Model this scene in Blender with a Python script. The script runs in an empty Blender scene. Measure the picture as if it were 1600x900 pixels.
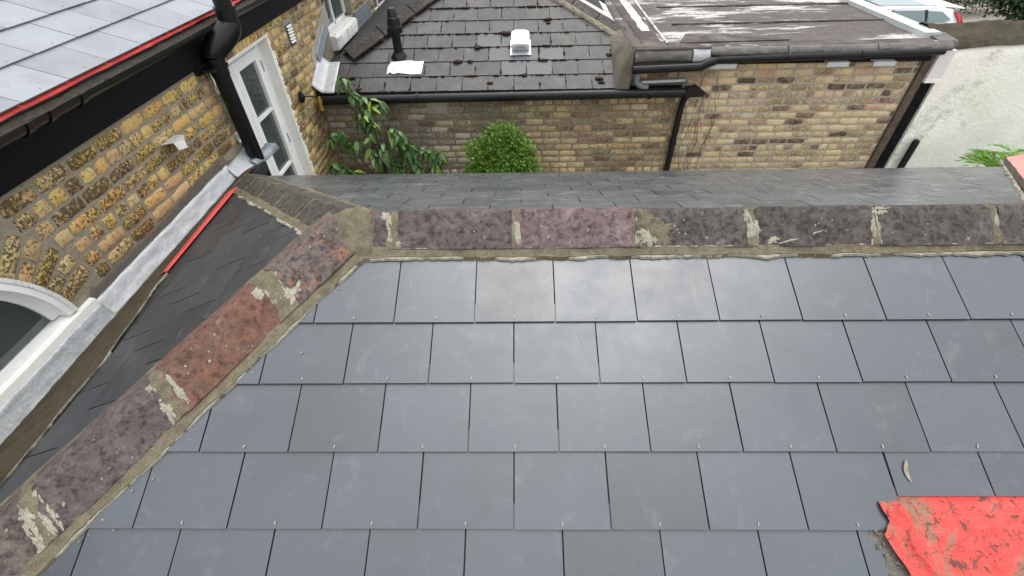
import bpy, bmesh, math, random
from mathutils import Vector, Matrix, noise
random.seed(7)
PI = math.pi
scn = bpy.context.scene
COL = scn.collection
V = Vector
# ------------------------------------------------------------------ camera
rt = V((0.99976196, 0.01024493, -0.01926323)); up = V((0.00718581, 0.67902796, 0.73407724)); fw = V((-0.02060084, 0.73404092, -0.67879271))
cam_d = bpy.data.cameras.new('camera'); cam = bpy.data.objects.new('camera', cam_d); COL.objects.link(cam)
cam.matrix_world = Matrix(((rt.x, up.x, -fw.x, 0), (rt.y, up.y, -fw.y, 0), (rt.z, up.z, -fw.z, 4.4), (0, 0, 0, 1)))
cam_d.sensor_width = 36; cam_d.lens = 16.255; cam_d.clip_start = .05; cam_d.clip_end = 500
scn.camera = cam
# ------------------------------------------------------------------ sky, sun, exposure (overcast day)
SUN_EL, SUN_AZ = math.radians(71), math.radians(28)
w = bpy.data.worlds.new('World'); scn.world = w; w.use_nodes = True
wt = w.node_tree; wt.nodes.clear()
def wn(t, **k):
    n = wt.nodes.new(t)
    for a, b in k.items(): setattr(n, a, b)
    return n
sky = wn('ShaderNodeTexSky', sky_type='NISHITA'); sky.sun_disc = False; sky.sun_elevation = SUN_EL; sky.sun_rotation = SUN_AZ
tc = wn('ShaderNodeTexCoord'); sp = wn('ShaderNodeSeparateXYZ'); mr = wn('ShaderNodeMapRange')
wt.links.new(tc.outputs['Generated'], sp.inputs[0]); pw = wn('ShaderNodeMath', operation='POWER', use_clamp=True); pw.inputs[1].default_value = 3.0; wt.links.new(sp.outputs[2], pw.inputs[0]); wt.links.new(pw.outputs[0], mr.inputs[0])
mr.inputs[1].default_value = 0; mr.inputs[2].default_value = 1; mr.inputs[3].default_value = 8.2; mr.inputs[4].default_value = 17.0
cl = wn('ShaderNodeMix', data_type='RGBA', blend_type='MULTIPLY'); cl.inputs[0].default_value = 1
cl.inputs[6].default_value = (.965, .985, 1.0, 1); wt.links.new(mr.outputs[0], cl.inputs[7])
mx = wn('ShaderNodeMix', data_type='RGBA'); mx.inputs[0].default_value = .86
wt.links.new(sky.outputs[0], mx.inputs[6]); wt.links.new(cl.outputs[2], mx.inputs[7])
bg = wn('ShaderNodeBackground'); bg.inputs[1].default_value = .12
wo = wn('ShaderNodeOutputWorld'); wt.links.new(mx.outputs[2], bg.inputs[0]); wt.links.new(bg.outputs[0], wo.inputs[0])
sd = bpy.data.lights.new('sun', 'SUN'); sd.energy = 1.5; sd.angle = math.radians(42); sd.color = (1, .96, .9)
so = bpy.data.objects.new('sun', sd); COL.objects.link(so)
sv = V((math.sin(SUN_AZ) * math.cos(SUN_EL), math.cos(SUN_AZ) * math.cos(SUN_EL), math.sin(SUN_EL)))
so.rotation_euler = sv.to_track_quat('Z', 'Y').to_euler(); so.location = (0, 0, 20)
scn.view_settings.view_transform = 'Standard'; scn.view_settings.look = 'None'
scn.view_settings.exposure = 0.45; scn.view_settings.gamma = 1
# ------------------------------------------------------------------ materials
class NT:
    def __init__(s, name):
        s.m = bpy.data.materials.new(name); s.m.use_nodes = True; s.t = s.m.node_tree; s.t.nodes.clear()
        s.o = s.n('ShaderNodeOutputMaterial'); s.b = s.n('ShaderNodeBsdfPrincipled'); s.l(s.b.outputs[0], s.o.inputs[0])
        s.tc = s.n('ShaderNodeTexCoord')
    def n(s, t, **k):
        n = s.t.nodes.new(t)
        for a, b in k.items(): setattr(n, a, b)
        return n
    def l(s, a, b): s.t.links.new(a, b)
    def put(s, inp, v):
        if hasattr(v, 'is_output') or isinstance(v, bpy.types.NodeSocket): s.l(v, inp)
        elif isinstance(v, (tuple, list)) and len(v) == 3 and inp.type == 'RGBA': inp.default_value = (*v, 1)
        else: inp.default_value = v
    def pos(s, sc=(1, 1, 1), rnd=False, rot=(0, 0, 0)):
        g = s.n('ShaderNodeNewGeometry'); o = g.outputs['Position']
        if rnd:
            oi = s.n('ShaderNodeObjectInfo'); mm = s.n('ShaderNodeMath', operation='MULTIPLY'); mm.inputs[1].default_value = 37.
            s.l(oi.outputs['Random'], mm.inputs[0]); va = s.n('ShaderNodeVectorMath', operation='ADD')
            s.l(o, va.inputs[0]); s.l(mm.outputs[0], va.inputs[1]); o = va.outputs[0]
        mp = s.n('ShaderNodeMapping'); s.l(o, mp.inputs[0]); mp.inputs['Scale'].default_value = sc; mp.inputs['Rotation'].default_value = rot
        return mp.outputs[0]
    def noise(s, vec, scale, det=4, rough=.6, dist=0):
        n = s.n('ShaderNodeTexNoise'); s.l(vec, n.inputs['Vector']); n.inputs['Scale'].default_value = scale
        n.inputs['Detail'].default_value = det; n.inputs['Roughness'].default_value = rough; n.inputs['Distortion'].default_value = dist
        return n.outputs['Fac']
    def vor(s, vec, scale, feat='F1'):
        n = s.n('ShaderNodeTexVoronoi', feature=feat); s.l(vec, n.inputs['Vector']); n.inputs['Scale'].default_value = scale
        return n.outputs['Distance']
    def ramp(s, f, st, interp='LINEAR'):
        n = s.n('ShaderNodeValToRGB'); s.l(f, n.inputs[0]); e = n.color_ramp.elements; n.color_ramp.interpolation = interp
        while len(e) < len(st): e.new(.5)
        for i, (p, c) in enumerate(st):
            e[i].position = p; e[i].color = (c, c, c, 1) if isinstance(c, (int, float)) else (*c, 1)
        return n.outputs[0]
    def mix(s, f, a, b, mode='MIX'):
        n = s.n('ShaderNodeMix', data_type='RGBA', blend_type=mode); s.put(n.inputs[0], f); s.put(n.inputs[6], a); s.put(n.inputs[7], b)
        return n.outputs[2]
    def math(s, op, a, b=0):
        n = s.n('ShaderNodeMath', operation=op); s.put(n.inputs[0], a); s.put(n.inputs[1], b); return n.outputs[0]
    def rnd(s): return s.n('ShaderNodeObjectInfo').outputs['Random']
    def bump(s, h, st=.3, d=.005):
        n = s.n('ShaderNodeBump'); n.inputs['Strength'].default_value = st; n.inputs['Distance'].default_value = d
        s.l(h, n.inputs['Height']); s.l(n.outputs[0], s.b.inputs['Normal']); return n
    def fin(s, col, rough=.7, spec=.5, metal=0, **k):
        s.put(s.b.inputs['Base Color'], col); s.put(s.b.inputs['Roughness'], rough); s.put(s.b.inputs['Specular IOR Level'], spec)
        s.b.inputs['Metallic'].default_value = metal
        for a, b in k.items(): s.put(s.b.inputs[a.replace('_', ' ')], b)
        return s.m
def plain(name, col, rough=.5, spec=.5, metal=0, var=.12, sc=30, bump=.1):
    n = NT(name); p = n.pos(); f = n.noise(p, sc, 5)
    c = n.mix(n.ramp(f, [(.3, 0), (.7, 1)]), tuple(x * (1 - var) for x in col), tuple(min(1, x * (1 + var)) for x in col))
    n.bump(f, bump, .003); return n.fin(c, rough, spec, metal)

def m_slate(name, lo, hi, rough, spec, chalk, chalkcol=(.42, .43, .44), aniso=(1, 1, 1), bmp=.12, ior=1.5):
    n = NT(name); p = n.pos(); r = n.rnd()
    c = n.mix(r, tuple(x * .8 for x in lo), tuple(x * 1.1 for x in hi))
    dk = n.noise(n.pos((1, 1, 1), True), 4.5, 5, .6); c = n.mix(n.ramp(dk, [(.25, .5), (.5, 0)]), c, tuple(x * .55 for x in lo)); sm = n.noise(p, 2.2, 5, .65); c = n.mix(n.ramp(sm, [(.35, 0), (.75, .55)]), c, tuple(x * 1.35 for x in hi))
    pa = n.pos(aniso, True); st = n.noise(pa, 9, 6, .7, 1.2)
    c = n.mix(n.math('MULTIPLY', n.ramp(st, [(.56, 0), (.78, 1)]), chalk), c, chalkcol)
    fine = n.noise(p, 160, 3); c = n.mix(n.ramp(fine, [(.2, .12), (.8, 0)]), c, (.02, .02, .02))
    v = n.vor(p, 55); dots = n.math('MULTIPLY', n.ramp(v, [(.03, 1), (.07, 0)]), n.ramp(n.noise(p, 5, 3), [(.55, 0), (.66, 1)]))
    c = n.mix(n.math('MULTIPLY', dots, min(1, chalk * 1.6)), c, (.6, .6, .58))
    rg = n.ramp(n.noise(p, 6, 6, .7), [(.3, rough - .06), (.75, rough + .12)])
    n.bump(n.math('ADD', n.math('MULTIPLY', fine, .2), n.noise(n.pos((1, 1.6, 1), True), 10, 5, .6)), bmp, .003)
    n.b.inputs['IOR'].default_value = ior
    return n.fin(c, rg, spec)
M = {}
M['slate'] = m_slate('new fibre slate', (.023, .030, .041), (.035, .044, .057), .36, 1.0, .16, (.3, .31, .32), (1, 1, 1), .16, 1.56)
M['slate_dusty_sheen'] = m_slate('dusty slate with painted sheen', (.046, .049, .053), (.07, .073, .078), .26, .9, 1.0, (.36, .36, .355), (.5, 2.4, 1), .05)  # chalk dust; stronger streaks and paler base also paint a sheen
M['slate_edge'] = plain('slate edge', (.05, .052, .055), .6)
M['slate_house'] = m_slate('pale new slate', (.165, .18, .2), (.225, .24, .262), .3, 1.0, .3, (.45, .46, .47))
M['void'] = plain('dark underlay with gap shade', (.02, .02, .021), .9)  # dark for contrast, its colour paints the shade seen in slate gaps
def m_oldslate():
    n = NT('old welsh slate'); p = n.pos(); r = n.rnd()
    c = n.ramp(r, [(0, (.036, .034, .034)), (.5, (.052, .05, .048)), (.85, (.065, .06, .055)), (1, (.042, .042, .044))])
    f = n.noise(p, 7, 6, .7); c = n.mix(n.ramp(f, [(.38, 0), (.6, .8)]), c, (.026, .022, .02))
    g = n.noise(n.pos((1, 1, 1), True), 4, 4); c = n.mix(n.ramp(g, [(.5, 0), (.75, .5)]), c, (.11, .10, .095))
    v = n.vor(p, 34); d = n.math('MULTIPLY', n.ramp(v, [(.05, 1), (.13, 0)]), n.ramp(n.noise(p, 2.6, 3), [(.5, 0), (.62, .8)]))
    c = n.mix(d, c, (.5, .5, .47)); n.bump(f, .35, .004); return n.fin(c, .5, .5)
M['old_slate'] = m_oldslate()
M['slate_patch'] = plain('repaired slate', (.06, .065, .072), .45)
def m_brick(name, tones, soot, sootcol=(.035, .03, .025), pits=.6, hi=(.84, .70, .44)):
    n = NT(name); p = n.pos(rnd=True); r = n.rnd()
    c = n.ramp(r, tones, 'LINEAR')
    f = n.noise(p, 16, 5, .65); c = n.mix(n.ramp(f, [(.4, 0), (.75, .5)]), c, hi)
    h = n.noise(p, 9, 4, .6); c = n.mix(n.ramp(h, [(.55, 0), (.72, .35)]), c, (.5, .24, .13))
    s1 = n.noise(p, 58, 9, .78, .5)
    rr = n.math('MULTIPLY', n.math('FRACT', n.math('MULTIPLY', r, 13.7)), .12)
    s1 = n.math('ADD', s1, n.math('MULTIPLY', n.math('SUBTRACT', n.noise(n.pos(), 2.2, 4), .5), .3))
    sf = n.ramp(n.math('ADD', n.math('SUBTRACT', s1, soot), rr), [(.43, 0), (.50, 1)])
    c = n.mix(n.math('MULTIPLY', sf, pits), c, sootcol)
    n.bump(n.math('SUBTRACT', n.noise(p, 60, 6, .8), n.math('MULTIPLY', sf, .7)), .9, .008)
    return n.fin(c, .92, .2)
YEL = [(0, (.68, .47, .15)), (.22, (.74, .57, .21)), (.4, (.70, .42, .15)), (.55, (.66, .50, .25)), (.7, (.60, .36, .19)), (.82, (.72, .57, .29)), (.93, (.5, .35, .18)), (1, (.64, .42, .25))]
M['brick_near'] = m_brick('yellow stock brick', YEL, .14, (.045, .034, .02), .85, (.84, .62, .24))
M['brick_clean'] = m_brick('pale stock brick', [(0, (.72, .56, .31)), (.3, (.78, .65, .4)), (.55, (.66, .5, .3)), (.7, (.74, .62, .42)), (.82, (.62, .38, .26)), (.86, (.16, .11, .07)), (.95, (.12, .08, .06)), (1, (.6, .38, .28))], .16, (.13, .09, .055), .6)
M['brick_dirty'] = m_brick('grimy stock brick', [(0, (.55, .42, .22)), (.25, (.68, .53, .29)), (.4, (.36, .27, .16)), (.55, (.7, .57, .33)), (.7, (.22, .17, .11)), (.85, (.58, .46, .27)), (.93, (.34, .18, .13)), (1, (.6, .45, .2))], .14, (.09, .07, .05), .75)
M['brick_washed'] = m_brick('pale limewashed brick', [(0, (.6, .53, .41)), (.3, (.72, .65, .53)), (.55, (.45, .37, .28)), (.75, (.64, .52, .35)), (.9, (.27, .17, .13)), (1, (.55, .5, .42))], .1, (.1, .08, .06), .7)
def m_mortar(name, a, b, stain=(.1, .09, .07), sc=40, gr=.6, stone=False):
    n = NT(name); p = n.pos(); f = n.noise(p, sc, 6, .7)
    c = n.mix(n.ramp(f, [(.3, 0), (.7, 1)]), a, b)
    c = n.mix(n.ramp(n.noise(p, 3.5, 5, .7), [(.5, 0), (.72, gr)]), c, stain)
    v = n.vor(p, 95); c = n.mix(n.ramp(v, [(.08, .5), (.2, 0)]), c, (.55, .52, .46)) if stone else c
    g2 = n.noise(p, 190, 4, .8); c = n.mix(n.ramp(g2, [(.34, .55), (.5, 0)]), c, tuple(x * .35 for x in a)); c = n.mix(n.ramp(g2, [(.58, 0), (.72, .5)]), c, tuple(min(1, x * 1.6) for x in b))
    n.bump(n.math('ADD', n.math('MULTIPLY', f, 2.), n.math('ADD', g2, n.noise(p, 17, 4, .7))), .8, .008); return n.fin(c, .95, .15)
M['mortar'] = m_mortar('brick mortar', (.33, .285, .21), (.44, .39, .295), (.2, .165, .12), gr=.35)
M['mortar_pale'] = m_mortar('pale brick mortar', (.44, .4, .34), (.54, .5, .43), (.27, .23, .18), 40, .4)
M['mortar_dirty'] = m_mortar('grimy brick mortar', (.25, .215, .165), (.35, .31, .24), (.14, .11, .08), 30, .6)
M['pebble'] = m_mortar('pebbly cement render', (.16, .145, .12), (.26, .235, .2), (.12, .1, .085), 60, .5, True)
M['bedding'] = m_mortar('ridge bedding mortar', (.13, .11, .075), (.26, .225, .155), (.07, .058, .038), 26, .75)
M['fillet'] = m_mortar('wet brown mortar', (.065, .053, .032), (.12, .1, .065), (.035, .028, .017), 14, .8)
M['lime'] = m_mortar('white lime smear', (.3, .28, .21), (.52, .49, .4), (.2, .17, .11), 45, .7)
def m_tile(name, a, b, spots, lime=.5, orange=0.):
    n = NT(name); p = n.pos(); f = n.noise(p, 11, 6, .7, .6)
    c = n.mix(n.ramp(f, [(.3, 0), (.68, 1)]), a, b)
    c = n.mix(n.ramp(n.noise(p, 38, 5, .7), [(.45, 0), (.62, .9)]), c, tuple(x * .3 for x in a))
    wt_ = n.noise(n.pos(), 4.5, 7, .8, .9); c = n.mix(n.ramp(wt_, [(.54, 0), (.68, .45)]), c, tuple(min(1, x * 1.9 + .03) for x in b))
    if orange: c = n.mix(n.math('MULTIPLY', n.ramp(n.noise(n.pos((1.2, 1, 1)), 19, 5, .75, 1), [(.55, 0), (.62, 1)]), orange), c, (.5, .16, .05))
    v = n.vor(p, 34); d = n.math('MULTIPLY', n.ramp(v, [(.07, 1), (.17, 0)]), n.ramp(n.noise(p, 13, 3), [(.52, 0), (.6, 1)]))
    c = n.mix(n.math('MULTIPLY', d, spots), c, (.4, .37, .32))
    l = n.noise(n.pos((1, 1, .6)), 6.5, 7, .75, 1.1); c = n.mix(n.math('MULTIPLY', n.ramp(l, [(.56, 0), (.72, 1)]), lime), c, (.34, .31, .24))
    dust = n.noise(p, 26, 6, .8); c = n.mix(n.ramp(dust, [(.5, 0), (.78, .35)]), c, (.24, .215, .19))
    n.bump(n.math('ADD', f, n.noise(p, 90, 6, .8)), .8, .007); return n.fin(c, .78, .35)
M['tile_plum'] = m_tile('plum ridge tile', (.072, .056, .055), (.125, .098, .095), .6, .4, .04)
M['tile_red'] = m_tile('mauve ridge tile', (.125, .08, .08), (.185, .13, .128), .8, .4)
M['tile_grey'] = m_tile('grey brown ridge tile', (.06, .052, .046), (.105, .092, .08), .7, .4)
M['tile_brown'] = m_tile('brown ridge tile', (.052, .044, .039), (.098, .082, .072), .5, .3)
M['tile_terra'] = m_tile('terracotta hip tile', (.19, .085, .055), (.11, .06, .046), .4, .3, .12)
M['tile_orange'] = m_tile('lichened hip tile', (.085, .062, .056), (.16, .125, .115), .9, .4, .4)
M['tile_dark'] = m_tile('dark weathered hip tile', (0.051, 0.045, 0.036), (0.084, 0.072, 0.057), .4, .6)
M['tile_mauve'] = m_tile('mauve brown hip tile', (.085, .064, .058), (.15, .12, .108), .6, .35)
M['tile_cap'] = m_tile('black brown capping', (0.025, 0.021, 0.018), (0.043, 0.037, 0.033), .5, .2)
M['black'] = plain('black plastic', (.006, .006, .0065), .34, .35, 0, .3, 18)
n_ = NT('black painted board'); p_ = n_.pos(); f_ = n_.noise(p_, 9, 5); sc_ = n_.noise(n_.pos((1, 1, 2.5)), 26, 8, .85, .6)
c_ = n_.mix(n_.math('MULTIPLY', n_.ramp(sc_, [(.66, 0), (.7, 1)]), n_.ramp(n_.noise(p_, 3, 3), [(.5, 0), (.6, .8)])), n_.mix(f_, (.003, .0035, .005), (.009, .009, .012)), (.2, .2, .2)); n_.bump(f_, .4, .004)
M['gutter'] = plain('black painted gutter', (.012, .012, .012), .3, .7, 0, .3, 30)
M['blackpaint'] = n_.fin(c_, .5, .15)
M['gutterdirt'] = m_mortar('gutter silt', (.03, .027, .022), (.08, .07, .055), (.02, .02, .015), 50, .5, True)
M['white'] = plain('white paint', (.88, .88, .87), .4, .5, 0, .06, 12)
def m_flaky(name, base, under, th=.56, sc=14):
    n = NT(name); p = n.pos(); f = n.noise(p, sc, 6, .75, .6)
    c = n.mix(n.ramp(f, [(th, 0), (th + .06, 1)]), base, under)
    c = n.mix(n.ramp(n.noise(p, 3, 5), [(.5, 0), (.8, .35)]), c, (.4, .38, .32))
    n.bump(f, .6, .006); return n.fin(c, .8, .3)
M['flaky'] = m_flaky('flaking white masonry paint', (.75, .75, .72), (.3, .28, .24))
M['flaky2'] = m_flaky('flaking white lintel paint', (.72, .72, .70), (.34, .32, .28), .6)
M['plaster'] = m_flaky('off white reveal', (.85, .84, .79), (.5, .48, .42), .68)
def m_lead(name, a, b, c3):
    n = NT(name); p = n.pos(); f = n.noise(p, 5, 6, .7, .5); c = n.mix(n.ramp(f, [(.3, 0), (.75, 1)]), a, b)
    c = n.mix(n.ramp(n.noise(n.pos((1, 3, .4)), 14, 6, .75, .4), [(.48, 0), (.8, .7)]), c, c3); c = n.mix(n.ramp(n.noise(p, 60, 4, .8), [(.55, 0), (.75, .5)]), c, tuple(x * .5 for x in a))
    n.bump(n.math('ADD', n.noise(p, 12, 4), n.math('MULTIPLY', n.noise(p, 45, 4), .3)), .7, .012); return n.fin(c, .5, .5, .25)
M['lead'] = m_lead('weathered lead', (.36, .38, .4), (.52, .53, .54), (.68, .68, .67))
M['leadblue'] = m_lead('blue grey lead', (.2, .235, .26), (.3, .33, .35), (.45, .48, .5))
M['leadpale'] = m_lead('pale grey lead', (.5, .52, .54), (.6, .61, .63), (.72, .72, .72))
M['leadbrown'] = m_lead('mossy lead apron', (.07, .065, .058), (.13, .125, .115), (.24, .235, .225))
def m_glass(name, col, r=.06):
    n = NT(name); p = n.pos(); f = n.noise(p, 1.5, 3)
    return n.fin(n.mix(f, col, tuple(x * 1.8 for x in col)), r, .8)
M['glass'] = m_glass('window glass', (.045, .055, .052))
M['carglass'] = m_glass('car window glass', (.13, .17, .17))  # lighter base colour paints reflection into the car glass
def m_red(name, dirt):
    n = NT(name); p = n.pos((1, 1, 1)); f = n.noise(p, 5, 5, .7)
    c = n.mix(n.ramp(f, [(.3, 0), (.75, 1)]), (.68, .05, .045), (.76, .11, .09))
    d = n.noise(n.pos((1, 1, 1), rot=(0, 0, .5)), 3.2, 8, .78, .7); c = n.mix(n.math('MULTIPLY', n.ramp(d, [(.53, 0), (.60, .9)]), dirt), c, (.22, .17, .11))
    d2 = n.noise(p, 30, 6, .8, .5); c = n.mix(n.math('MULTIPLY', n.ramp(d2, [(.54, 0), (.585, 1)]), dirt), c, (.085, .05, .035))
    n.bump(n.math('ADD', n.noise(n.pos((1, 4, 1), rot=(0, 0, .6)), 9, 6, .7), n.math('MULTIPLY', d2, .8)), .9, .012); return n.fin(c, .55, .4)
M['red'] = m_red('red membrane', .12); M['red_dirty'] = m_red('muddy red membrane', .9)
def m_pink():
    n = NT('faded red membrane'); p = n.pos((1, 9, 1), rot=(0, 0, .45)); f = n.noise(p, 4, 5, .7)
    c = n.mix(n.ramp(f, [(.35, 0), (.65, 1)]), (.62, .16, .13), (.62, .33, .28)); n.bump(f, .4, .01); return n.fin(c, .6, .4)
M['pink'] = m_pink()
M['cheek'] = m_mortar('grimy mortar cheek', (.14, .125, .1), (.24, .215, .175), (.07, .06, .045), 14, .7)
def m_felt():
    n = NT('weathered roof felt'); p = n.pos(); base = n.mix(n.ramp(n.noise(p, 6, 5, .7), [(.3, 0), (.7, 1)]), (.055, .043, .038), (.095, .078, .068))
    s = n.noise(n.pos((.55, 2.6, 1)), 2.6, 8, .72, .9); big = n.noise(n.pos((.6, 1.5, 1)), 1.1, 4, .5)
    fac = n.math('ADD', s, n.math('MULTIPLY', n.math('SUBTRACT', big, .5), .9))
    c = n.mix(n.ramp(fac, [(.545, 0), (.62, .9)]), base, (.5, .485, .465))
    c = n.mix(n.ramp(n.noise(p, 22, 5, .8), [(.5, 0), (.62, .75)]), c, (.11, .09, .08))
    n.bump(s, .3, .006); return n.fin(c, .75, .4)
M['felt'] = m_felt(); M['feltdark'] = m_flaky('brown roof felt', (.062, .048, .042), (.13, .11, .1), .64, 9)
M['feltwhite'] = m_flaky('bleached roof felt', (.5, .48, .46), (.15, .12, .1), .55, 10)
def m_render():
    n = NT('cream render'); p = n.pos(); f = n.noise(p, 3.5, 7, .72)
    c = n.mix(n.ramp(f, [(.35, 0), (.7, 1)]), (.88, .88, .79), (.95, .94, .87))
    d = n.noise(n.pos((1, 1, 1.6)), 5, 8, .8, .6); c = n.mix(n.ramp(n.math('MULTIPLY', d, n.ramp(n.noise(p, 1.3, 3), [(.4, .7), (.6, 1.1)])), [(.52, 0), (.66, .55)]), c, (.3, .3, .27))
    c = n.mix(n.ramp(n.noise(p, 1.2, 4), [(.5, 0), (.75, .5)]), c, (.6, .61, .48))
    n.bump(n.math('ADD', f, n.noise(p, 25, 5)), .6, .02); return n.fin(c, .9, .2)
M['render'] = m_render()
M['coping'] = m_mortar('mossy concrete coping', (.045, .038, .028), (.1, .085, .062), (.025, .028, .014), 9, .8)
M['wood'] = m_mortar('weathered timber post', (.1, .075, .055), (.2, .16, .13), (.06, .04, .03), 16, .6)
M['trim'] = plain('pale grey metal trim', (.5, .54, .52), .4, .5, 0, .06)
M['galv'] = plain('galvanised steel', (.5, .52, .53), .35, .5, .6, .15)
M['greypipe'] = plain('grey plastic', (.16, .18, .19), .45)
M['brass'] = plain('brass fitting', (.5, .33, .08), .35, .5, .8)
M['whiteplastic'] = plain('white plastic', (.85, .85, .83), .35, .5, 0, .03)
def m_leaf(name, a, b, c3):
    n = NT(name); r = n.rnd(); p = n.pos()
    f = n.noise(p, 21, 2); c = n.mix(n.ramp(f, [(.35, 0), (.65, 1)]), a, b); c = n.mix(n.ramp(r, [(.8, 0), (1, .8)]), c, c3)
    return n.fin(c, .42, .5, 0, Subsurface_Weight=.0)
M['leaf'] = m_leaf('glossy dark leaf', (.035, .085, .02), (.085, .17, .04), (.16, .24, .04))
M['leafyellow'] = m_leaf('yellow green leaf', (.16, .26, .03), (.3, .38, .06), (.3, .3, .04))
M['leafbright'] = m_leaf('bright box leaf', (.07, .16, .018), (.2, .34, .05), (.3, .4, .07))
M['leafdark'] = m_leaf('dark tree leaf', (.012, .035, .012), (.03, .075, .022), (.04, .1, .03))
M['leaffern'] = m_leaf('fern frond', (.1, .24, .02), (.22, .4, .05), (.2, .4, .05))
M['bark'] = plain('brown bark', (.1, .065, .045), .85)
M['moss'] = m_mortar('dark dry moss', (.028, .02, .017), (.06, .045, .036), (.02, .016, .012), 60, .5)
M['yard'] = m_mortar('yard concrete', (.2, .19, .175), (.3, .285, .26), (.13, .12, .1), 8, .6)
M['tarmac'] = m_mortar('asphalt', (.045, .045, .046), (.065, .064, .063), (.035, .035, .035), 60, .4)
M['paving'] = m_mortar('pale paving', (.26, .235, .2), (.34, .31, .27), (.25, .22, .18), 6, .5)
M['carpaint'] = plain('white car paint', (.82, .83, .84), .22, .6, 0, .01, 3, 0)
M['tyre'] = plain('tyre rubber', (.02, .02, .02), .8); M['rim'] = plain('wheel alloy', (.45, .46, .47), .3, .5, .6)
n_ = NT('red tail light'); M['tail'] = n_.fin((.55, .02, .03), .2, .6)
M['copper'] = plain('pale copper rivet', (.36, .31, .26), .5)
M['redbrown'] = plain('red brick paving', (.3, .13, .09), .85)
M['brick_dark_wall'] = m_mortar('distant brickwork', (.2, .14, .08), (.3, .22, .13), (.1, .08, .06), 9, .6)
# ------------------------------------------------------------------ object helpers
W = {}
def link(o, parent=None, mat=None):
    COL.objects.link(o); Mw = mat if mat is not None else Matrix.Identity(4)
    if parent is not None:
        o.parent = parent; o.matrix_parent_inverse = W[parent.name].inverted()
    o.matrix_basis = Mw; W[o.name] = Mw.copy()
    return o
def tag(o, label=None, cat=None, group=None, kind=None):
    if label: o['label'] = label
    if cat: o['category'] = cat
    if group: o['group'] = group
    if kind: o['kind'] = kind
    return o
def thing(name, loc, label, cat, group=None):
    o = bpy.data.objects.new(name, None); o.empty_display_size = .1
    link(o, None, Matrix.Translation(V(loc))); return tag(o, label, cat, group)
class G:
    """collects faces and links them as one mesh object in world coordinates"""
    def __init__(s): s.v = []; s.f = []; s.mi = []; s.cur = 0
    def add(s, vs, fs):
        b = len(s.v); s.v += [tuple(x) for x in vs]; s.f += [tuple(i + b for i in f) for f in fs]; s.mi += [s.cur] * len(fs); return s
    def box(s, x0, x1, y0, y1, z0, z1):
        return s.add([(x0, y0, z0), (x1, y0, z0), (x1, y1, z0), (x0, y1, z0), (x0, y0, z1), (x1, y0, z1), (x1, y1, z1), (x0, y1, z1)],
                     [(0, 3, 2, 1), (4, 5, 6, 7), (0, 1, 5, 4), (1, 2, 6, 5), (2, 3, 7, 6), (3, 0, 4, 7)])
    def prism(s, poly, d):
        """closed polygon (3D points, counter-clockwise seen from +d) extruded by -d .. poly is the top"""
        n = len(poly); P = [V(p) for p in poly]; D = V(d)
        return s.add(P + [p - D for p in P], [tuple(range(n)), tuple(range(2 * n - 1, n - 1, -1))] + [(i, i + n, (i + 1) % n + n, (i + 1) % n) for i in range(n)])
    def tube(s, path, r, k=10, cap=True):
        P = [V(p) for p in path]; R = r if isinstance(r, (list, tuple)) else [r] * len(P); b = len(s.v); fs = []
        prev = None
        for i, p in enumerate(P):
            t = (P[min(i + 1, len(P) - 1)] - P[max(i - 1, 0)]).normalized()
            if prev is None: a = t.orthogonal().normalized()
            else: a = (prev - t * prev.dot(t)).normalized()
            prev = a; c = t.cross(a)
            s.v += [tuple(p + (a * math.cos(q * 2 * PI / k) + c * math.sin(q * 2 * PI / k)) * R[i]) for q in range(k)]
        for i in range(len(P) - 1):
            for q in range(k): fs.append((b + i * k + q, b + i * k + (q + 1) % k, b + (i + 1) * k + (q + 1) % k, b + (i + 1) * k + q))
        if cap: fs += [tuple(b + q for q in range(k))[::-1], tuple(b + (len(P) - 1) * k + q for q in range(k))]
        s.f += fs; s.mi += [s.cur] * len(fs); return s
    def strip(s, rows):
        n = len(rows[0]); vs = [p for r in rows for p in r]
        return s.add(vs, [(i * n + j, i * n + j + 1, (i + 1) * n + j + 1, (i + 1) * n + j) for i in range(len(rows) - 1) for j in range(n - 1)])
    def mesh(s, name, mats):
        me = bpy.data.meshes.new(name); me.from_pydata(s.v, [], s.f)
        for m in (mats if isinstance(mats, list) else [mats]): me.materials.append(m)
        for p, i in zip(me.polygons, s.mi): p.material_index = i
        me.update(); return me
    def build(s, name, mats, parent=None, smooth=False, bevel=0, mat=None, solid=0):
        me = s.mesh(name, mats)
        bm = bmesh.new(); bm.from_mesh(me)
        if smooth: bmesh.ops.remove_doubles(bm, verts=bm.verts, dist=1e-5)
        bmesh.ops.recalc_face_normals(bm, faces=bm.faces)
        if bevel: bmesh.ops.bevel(bm, geom=list(bm.edges), offset=bevel, segments=2, affect='EDGES', clamp_overlap=True)
        bm.to_mesh(me); bm.free()
        if smooth or bevel:
            for p in me.polygons: p.use_smooth = True
            try: me.set_sharp_from_angle(angle=math.radians(38))
            except Exception: pass
        o = bpy.data.objects.new(name, me); link(o, parent, mat)
        if solid:
            md = o.modifiers.new('thickness', 'SOLIDIFY'); md.thickness = solid; md.offset = -1
        return o
def inst(name, me, parent, mat):
    return link(bpy.data.objects.new(name, me), parent, mat)
def nz(p, s=1., o=0.): return noise.noise(V((p[0] * s + o, p[1] * s - o, p[2] * s + 2 * o)))
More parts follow.
